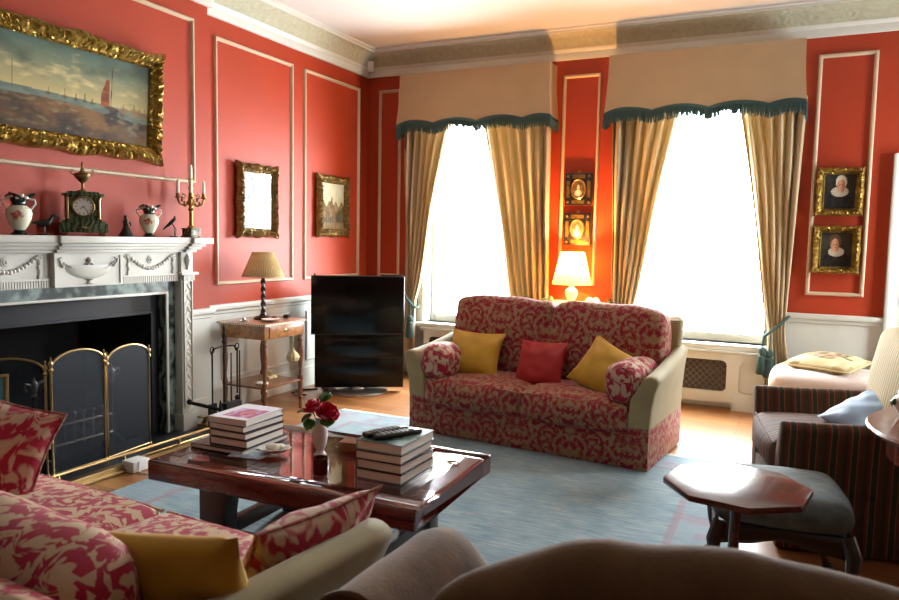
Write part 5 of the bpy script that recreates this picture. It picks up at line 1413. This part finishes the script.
def remote(loc, rz, label, L=.20, w_=.045):
    t = thing('remote_control', label, 'remote control', loc, rz, 'remote controls')
    mb = MB(); mb.softbox((0, 0, .010), (w_, L, .02), .008, 4, .002); mb.build('body', MT['plastic'], t)
    mb = MB()
    for j in range(6):
        for i in range(3): mb.box(-.013+i*.013-.004, -.013+i*.013+.004, -L*.34+j*.022, -L*.34+j*.022+.009, .021, .0235)
    mb.lathe([(.013, .021), (.013, .024), (0, .0245)], 16, c=(0, L*.3, 0)); mb.build('buttons', MT['silver'], t)
remote((R0[0]-.045, R0[1]-.01, zz+.001), -.42, 'black remote control on the left of the book top', .21)
remote((R0[0]+.02, R0[1]-.02, zz+.001), -.52, 'grey buttoned black remote control on the right of the book top', .22)
def rose_vase():
    mb = MB(); mb.M = Matrix.Diagonal((1, 1, 1.17, 1)); mb.lathe([(.024, 0), (.03, .006), (.02, .016), (.018, .024), (.03, .05), (.036, .08), (.034, .105), (.022, .128), (.017, .14), (.022, .152), (.019, .152), (.014, .14)], 28); tag(mb.build('flower_vase', MT['porcelain'], loc=(2.235, -3.985, TZ)), 'white porcelain bud vase holding crimson roses on the coffee table', 'vase')
    f = thing('rose_bunch', 'two crimson roses with green leaves standing in the white vase', 'flowers', (2.235, -3.985, TZ+.158), 0)
    rnd = random.Random(5)
    for (x, y, z, r, tilt) in ((-.035, -.005, .062, .050, (.25, -.5)), (.045, -.012, .048, .054, (.3, .55))):
        mb = MB(); mb.M = T(x, y, z) @ RY(tilt[1]) @ RX(tilt[0])
        for k in range(17):
            a = k*2.4; q = k/16; rr = r*(.15+.85*q); op = .25+q*.85
            def petal(u, v, a=a, rr=rr, op=op, q=q):
                s = (u-.5)*(1.5+.7*q); w_ = math.sin(PI*min(1, v*.85+.15))**.4
                rad = rr*(.35+.65*math.sin(min(1, v*1.05)*PI/2))*(1+.12*q*v*v); h = (r*1.15*v-(v*v)*r*.62*q*op)
                return (rad*math.cos(a+s*w_), rad*math.sin(a+s*w_), -.4*r+h+.004*math.sin(u*9+k))
            mb.grid(petal, 8, 6)
        b = mb.build('rose_bloom', MT['rose'], f, sharp=80, weld=False); md = b.modifiers.new('thick', 'SOLIDIFY'); md.thickness = .0012
        mb = MB(); mb.tube([(0, 0, -.05), (x*.5, y*.5, .0), (x, y, z-r*.4)], .003, 6); mb.build('stem', MT['leaf'], f)
    for (x, y, z, a, b) in ((-.03, -.02, .03, -2.2, -.4), (-.02, -.03, .012, -1.6, -.7), (.015, .0, .09, 1.4, .9), (.0, .01, .08, .4, 1.1), (.05, -.02, .02, -.9, -.3), (-.05, -.012, .045, -2.6, .0)):
        mb = MB(); mb.M = T(x, y, z) @ RZ(a) @ RY(-b)
        mb.grid(lambda u, v: (.055*u, (v-.5)*.034*math.sin(PI*min(1, u*.9+.08))**.8*2, -.012*u*u+.006*abs(v-.5)*2), 8, 4)
        l = mb.build('leaf', MT['leaf'], f, sharp=80); md = l.modifiers.new('thick', 'SOLIDIFY'); md.thickness = .001
rose_vase()
t = thing('candle_jar', 'small red-brown glass candle jar beside the rose vase', 'candle', (2.385, -4.19, TZ), 0)
mb = MB(); mb.lathe([(.028, 0), (.032, .004), (.034, .07), (.031, .07), (.029, .01), (0, .008)], 24); mb.build('jar', plain('amber_glass', (74, 22, 14), .1, var=.1), t)
mb = MB(); mb.lathe([(.0285, .012), (.0285, .045), (.003, .047), (.002, .06), (0, .06)], 20); mb.build('wax', MT['cream'], t)
t = thing('shell_dish', 'white scallop shell dish with pebbles beside the left book stack', 'dish', (2.035, -4.055, TZ), .4)
mb = MB()
mb.grid(lambda u, v: ((.075*v)*math.cos(2*PI*u)*(1+.06*math.sin(2*PI*u*11)*v), (.06*v)*math.sin(2*PI*u)*(1+.06*math.sin(2*PI*u*11)*v), .004+.024*v**3), 66, 6, wrap=True); o = mb.build('dish_body', MT['porcelain'], t, sharp=80); md = o.modifiers.new('thick', 'SOLIDIFY'); md.thickness = .003
mb = MB()
for (x, y, r) in ((0, 0, .02), (.025, .012, .016), (-.022, .01, .017), (.002, .026, .014)): mb.sphere((x, y, .02+r*.4), (r*1.3, r, r*.8), 12, 8)
mb.build('pebbles', MT['wax'], t)
def leaflet(label, loc, rz, w_, d_, fn):
    t = thing('leaflet', label, 'leaflet', loc, rz)
    mb = MB(); mb.box(-w_/2, w_/2, -d_/2, d_/2, 0, .004); mb.build('sheets', MT['paper'], t)
    canvas('printed_front', w_, d_, 30, 30, fn, MT['paint'], t, (0, 0, .0047), axis='XY')
leaflet('pale blue printed leaflet on the table in front of left book stack', (1.955, -4.125, TZ), .15, .16, .11, art3)
leaflet('grey leaflet sticking out left of the black book on the table', (1.615, -4.0, TZ), .05, .09, .20, lambda u, v: mixc((120, 126, 120), (196, 204, 200), .5+.5*math.sin(v*40)+fb(u, v, 6, 3)))
t = thing('small_book', 'small brown book with white pages behind the rose vase', 'book', (2.31, -3.83, TZ), .2, 'books stacked on the coffee table')
mb = MB(); mb.box(-.055, .055, -.04, .04, 0, .004); mb.box(-.055, .055, -.04, .04, .036, .04); mb.box(-.055, .055, -.04, -.036, .004, .036); mb.build('cover', MT['walnut'], t)
mb = MB(); mb.box(-.05, .053, -.036, .038, .004, .036); mb.build('pages', MT['paper'], t)
mb = MB(); mb.tube([(.025*math.cos(a), .016*math.sin(a), .005) for a in [k*PI/8*.85 for k in range(16)]], .005, 8); o = mb.build('napkin_ring', MT['brass'], loc=(2.81, -3.80, TZ)); tag(o, 'small curled brass ring on the right corner of the coffee table', 'ring')

# ------------------------------------------------------------------ small tables at the right
def octagon():
    t = thing('wine_table', 'octagonal red mahogany pedestal table in front of the footstool', 'table', (3.985, -4.05, 0), 0)
    P = [(.24*math.cos(math.radians(12+45*k)), .24*math.sin(math.radians(12+45*k))) for k in range(8)]
    mb = MB(); mb.prism(P, .578, .60); mb.build('tabletop', MT['mahog'], t, bevel=.005)
    mb = MB(); mb.lathe([(.03, .11), (.024, .13), (.018, .17), (.021, .3), (.018, .4), (.016, .5), (.03, .545), (.05, .565), (.06, .578)], 18); mb.build('pedestal', MT['mahog'], t)
    for k in range(3):
        a = math.radians(30+120*k); c, s = math.cos(a), math.sin(a); mb = MB()
        mb.tube([(.01*c, .01*s, .16), (.07*c, .07*s, .15), (.14*c, .14*s, .08), (.19*c, .19*s, .025), (.22*c, .22*s, .016)], [.022, .02, .016, .014, .016], 10); mb.build('foot', MT['mahog'], t)
octagon()
def stool():
    t = thing('footstool', 'carved cabriole-leg stool with worn grey seat behind the octagonal table', 'stool', (4.11, -3.45, 0), math.radians(6))
    mb = MB(); mb.softbox((0, 0, .385), (.47, .48, .11), .05, 8, .03, .006, 4); mb.build('seat', plain('worn_grey_tapestry', (92, 98, 94), .85, var=.35, sc=14, bump=.2), t, sharp=60)
    mb = MB()
    for (ax, s) in ((0, -1), (0, 1), (1, -1), (1, 1)):
        def ap(u, v, ax=ax, s=s):
            q = (u-.5)*.46; z = .335-(.05+.045*abs(2*u-1)**2-.02*math.cos(u*4*PI)*.4)*v; o_ = s*.235+0*v
            return (q, o_, z) if ax == 0 else (o_, q, z)
        mb.grid(ap, 24, 3)
    o = mb.build('apron', MT['dark'], t); md = o.modifiers.new('thick', 'SOLIDIFY'); md.thickness = .022; md.offset = 0
    for sx in (-1, 1):
        for sy in (-1, 1):
            mb = MB(); x, y = sx*.22, sy*.23
            mb.tube([(x, y, .335), (x+sx*.022, y+sy*.022, .27), (x+sx*.016, y+sy*.016, .17), (x-sx*.004, y-sy*.004, .08), (x+sx*.012, y+sy*.012, .03), (x+sx*.03, y+sy*.03, .02), (x+sx*.034, y+sy*.034, .035)], [.028, .028, .019, .013, .015, .016, .01], 10)
            mb.sphere((x+sx*.02, y+sy*.02, .016), (.024, .024, .016), 10, 6); mb.build('leg', MT['dark'], t)
stool()
def round_table():
    t = thing('round_table', 'round dark wood table partly covering the striped armchair arm', 'table', (4.93, -3.52, 0), 0)
    mb = MB(); mb.lathe([(.50, .722), (.525, .728), (.53, .738), (.525, .748), (0, .75)], 64); mb.build('tabletop', MT['walnut'], t)
    mb = MB(); mb.lathe([(.45, .62), (.455, .625), (.455, .722)], 48, cap=False); mb.lathe([(.43, .722), (.43, .62), (.45, .62)], 48, cap=False); mb.build('apron', MT['mahog'], t)
    for k in range(4):
        a = math.radians(45+90*k+10); mb = MB(); mb.M = T(.41*math.cos(a), .41*math.sin(a), 0); mb.lathe([(.012, 0), (.016, .04), (.022, .3), (.026, .62), (.026, .70)], 14); mb.build('leg', MT['dark'], t)
    t = thing('china_pot', 'white and green china pot standing on the round table', 'pot', (4.56, -3.36, .751), 0)
    mb = MB(); mb.lathe([(.035, 0), (.04, .006), (.06, .04), (.058, .07), (.04, .085), (.042, .09)], 24); mb.build('body', MT['porcelain'], t)
    mb = MB(); mb.lathe([(.043, .09), (.04, .1), (.02, .112), (.008, .118), (.012, .13), (0, .135)], 20); mb.build('lid', MT['porcelain'], t)
    mb = MB()
    for k in range(9): a = k*.7; mb.sphere((.058*math.cos(a), .058*math.sin(a), .045+.012*(k % 2)), (.012, .012, .015), 7, 5)
    mb.build('green_leaf_relief', MT['leaf'], t)
round_table()
def leaning_tray():
    t = thing('framed_panel', 'brass edged teal panel leaning by the hearth beyond the sofa end', 'panel', (.62, -4.62, .024), 0, rot=(math.radians(14), 0, math.radians(62)))
    mb = MB(); mb.box(-.20, .20, -.006, .006, .0, .74); mb.build('panel_board', plain('teal_lacquer', (60, 130, 140), .3, var=.2), t)
    mb = MB(); mb.tube([(-.20, 0, .0), (-.20, 0, .74), (.20, 0, .74), (.20, 0, .0)], .014, 8, closed=True); mb.build('brass_edge', MT['brass'], t)
leaning_tray()
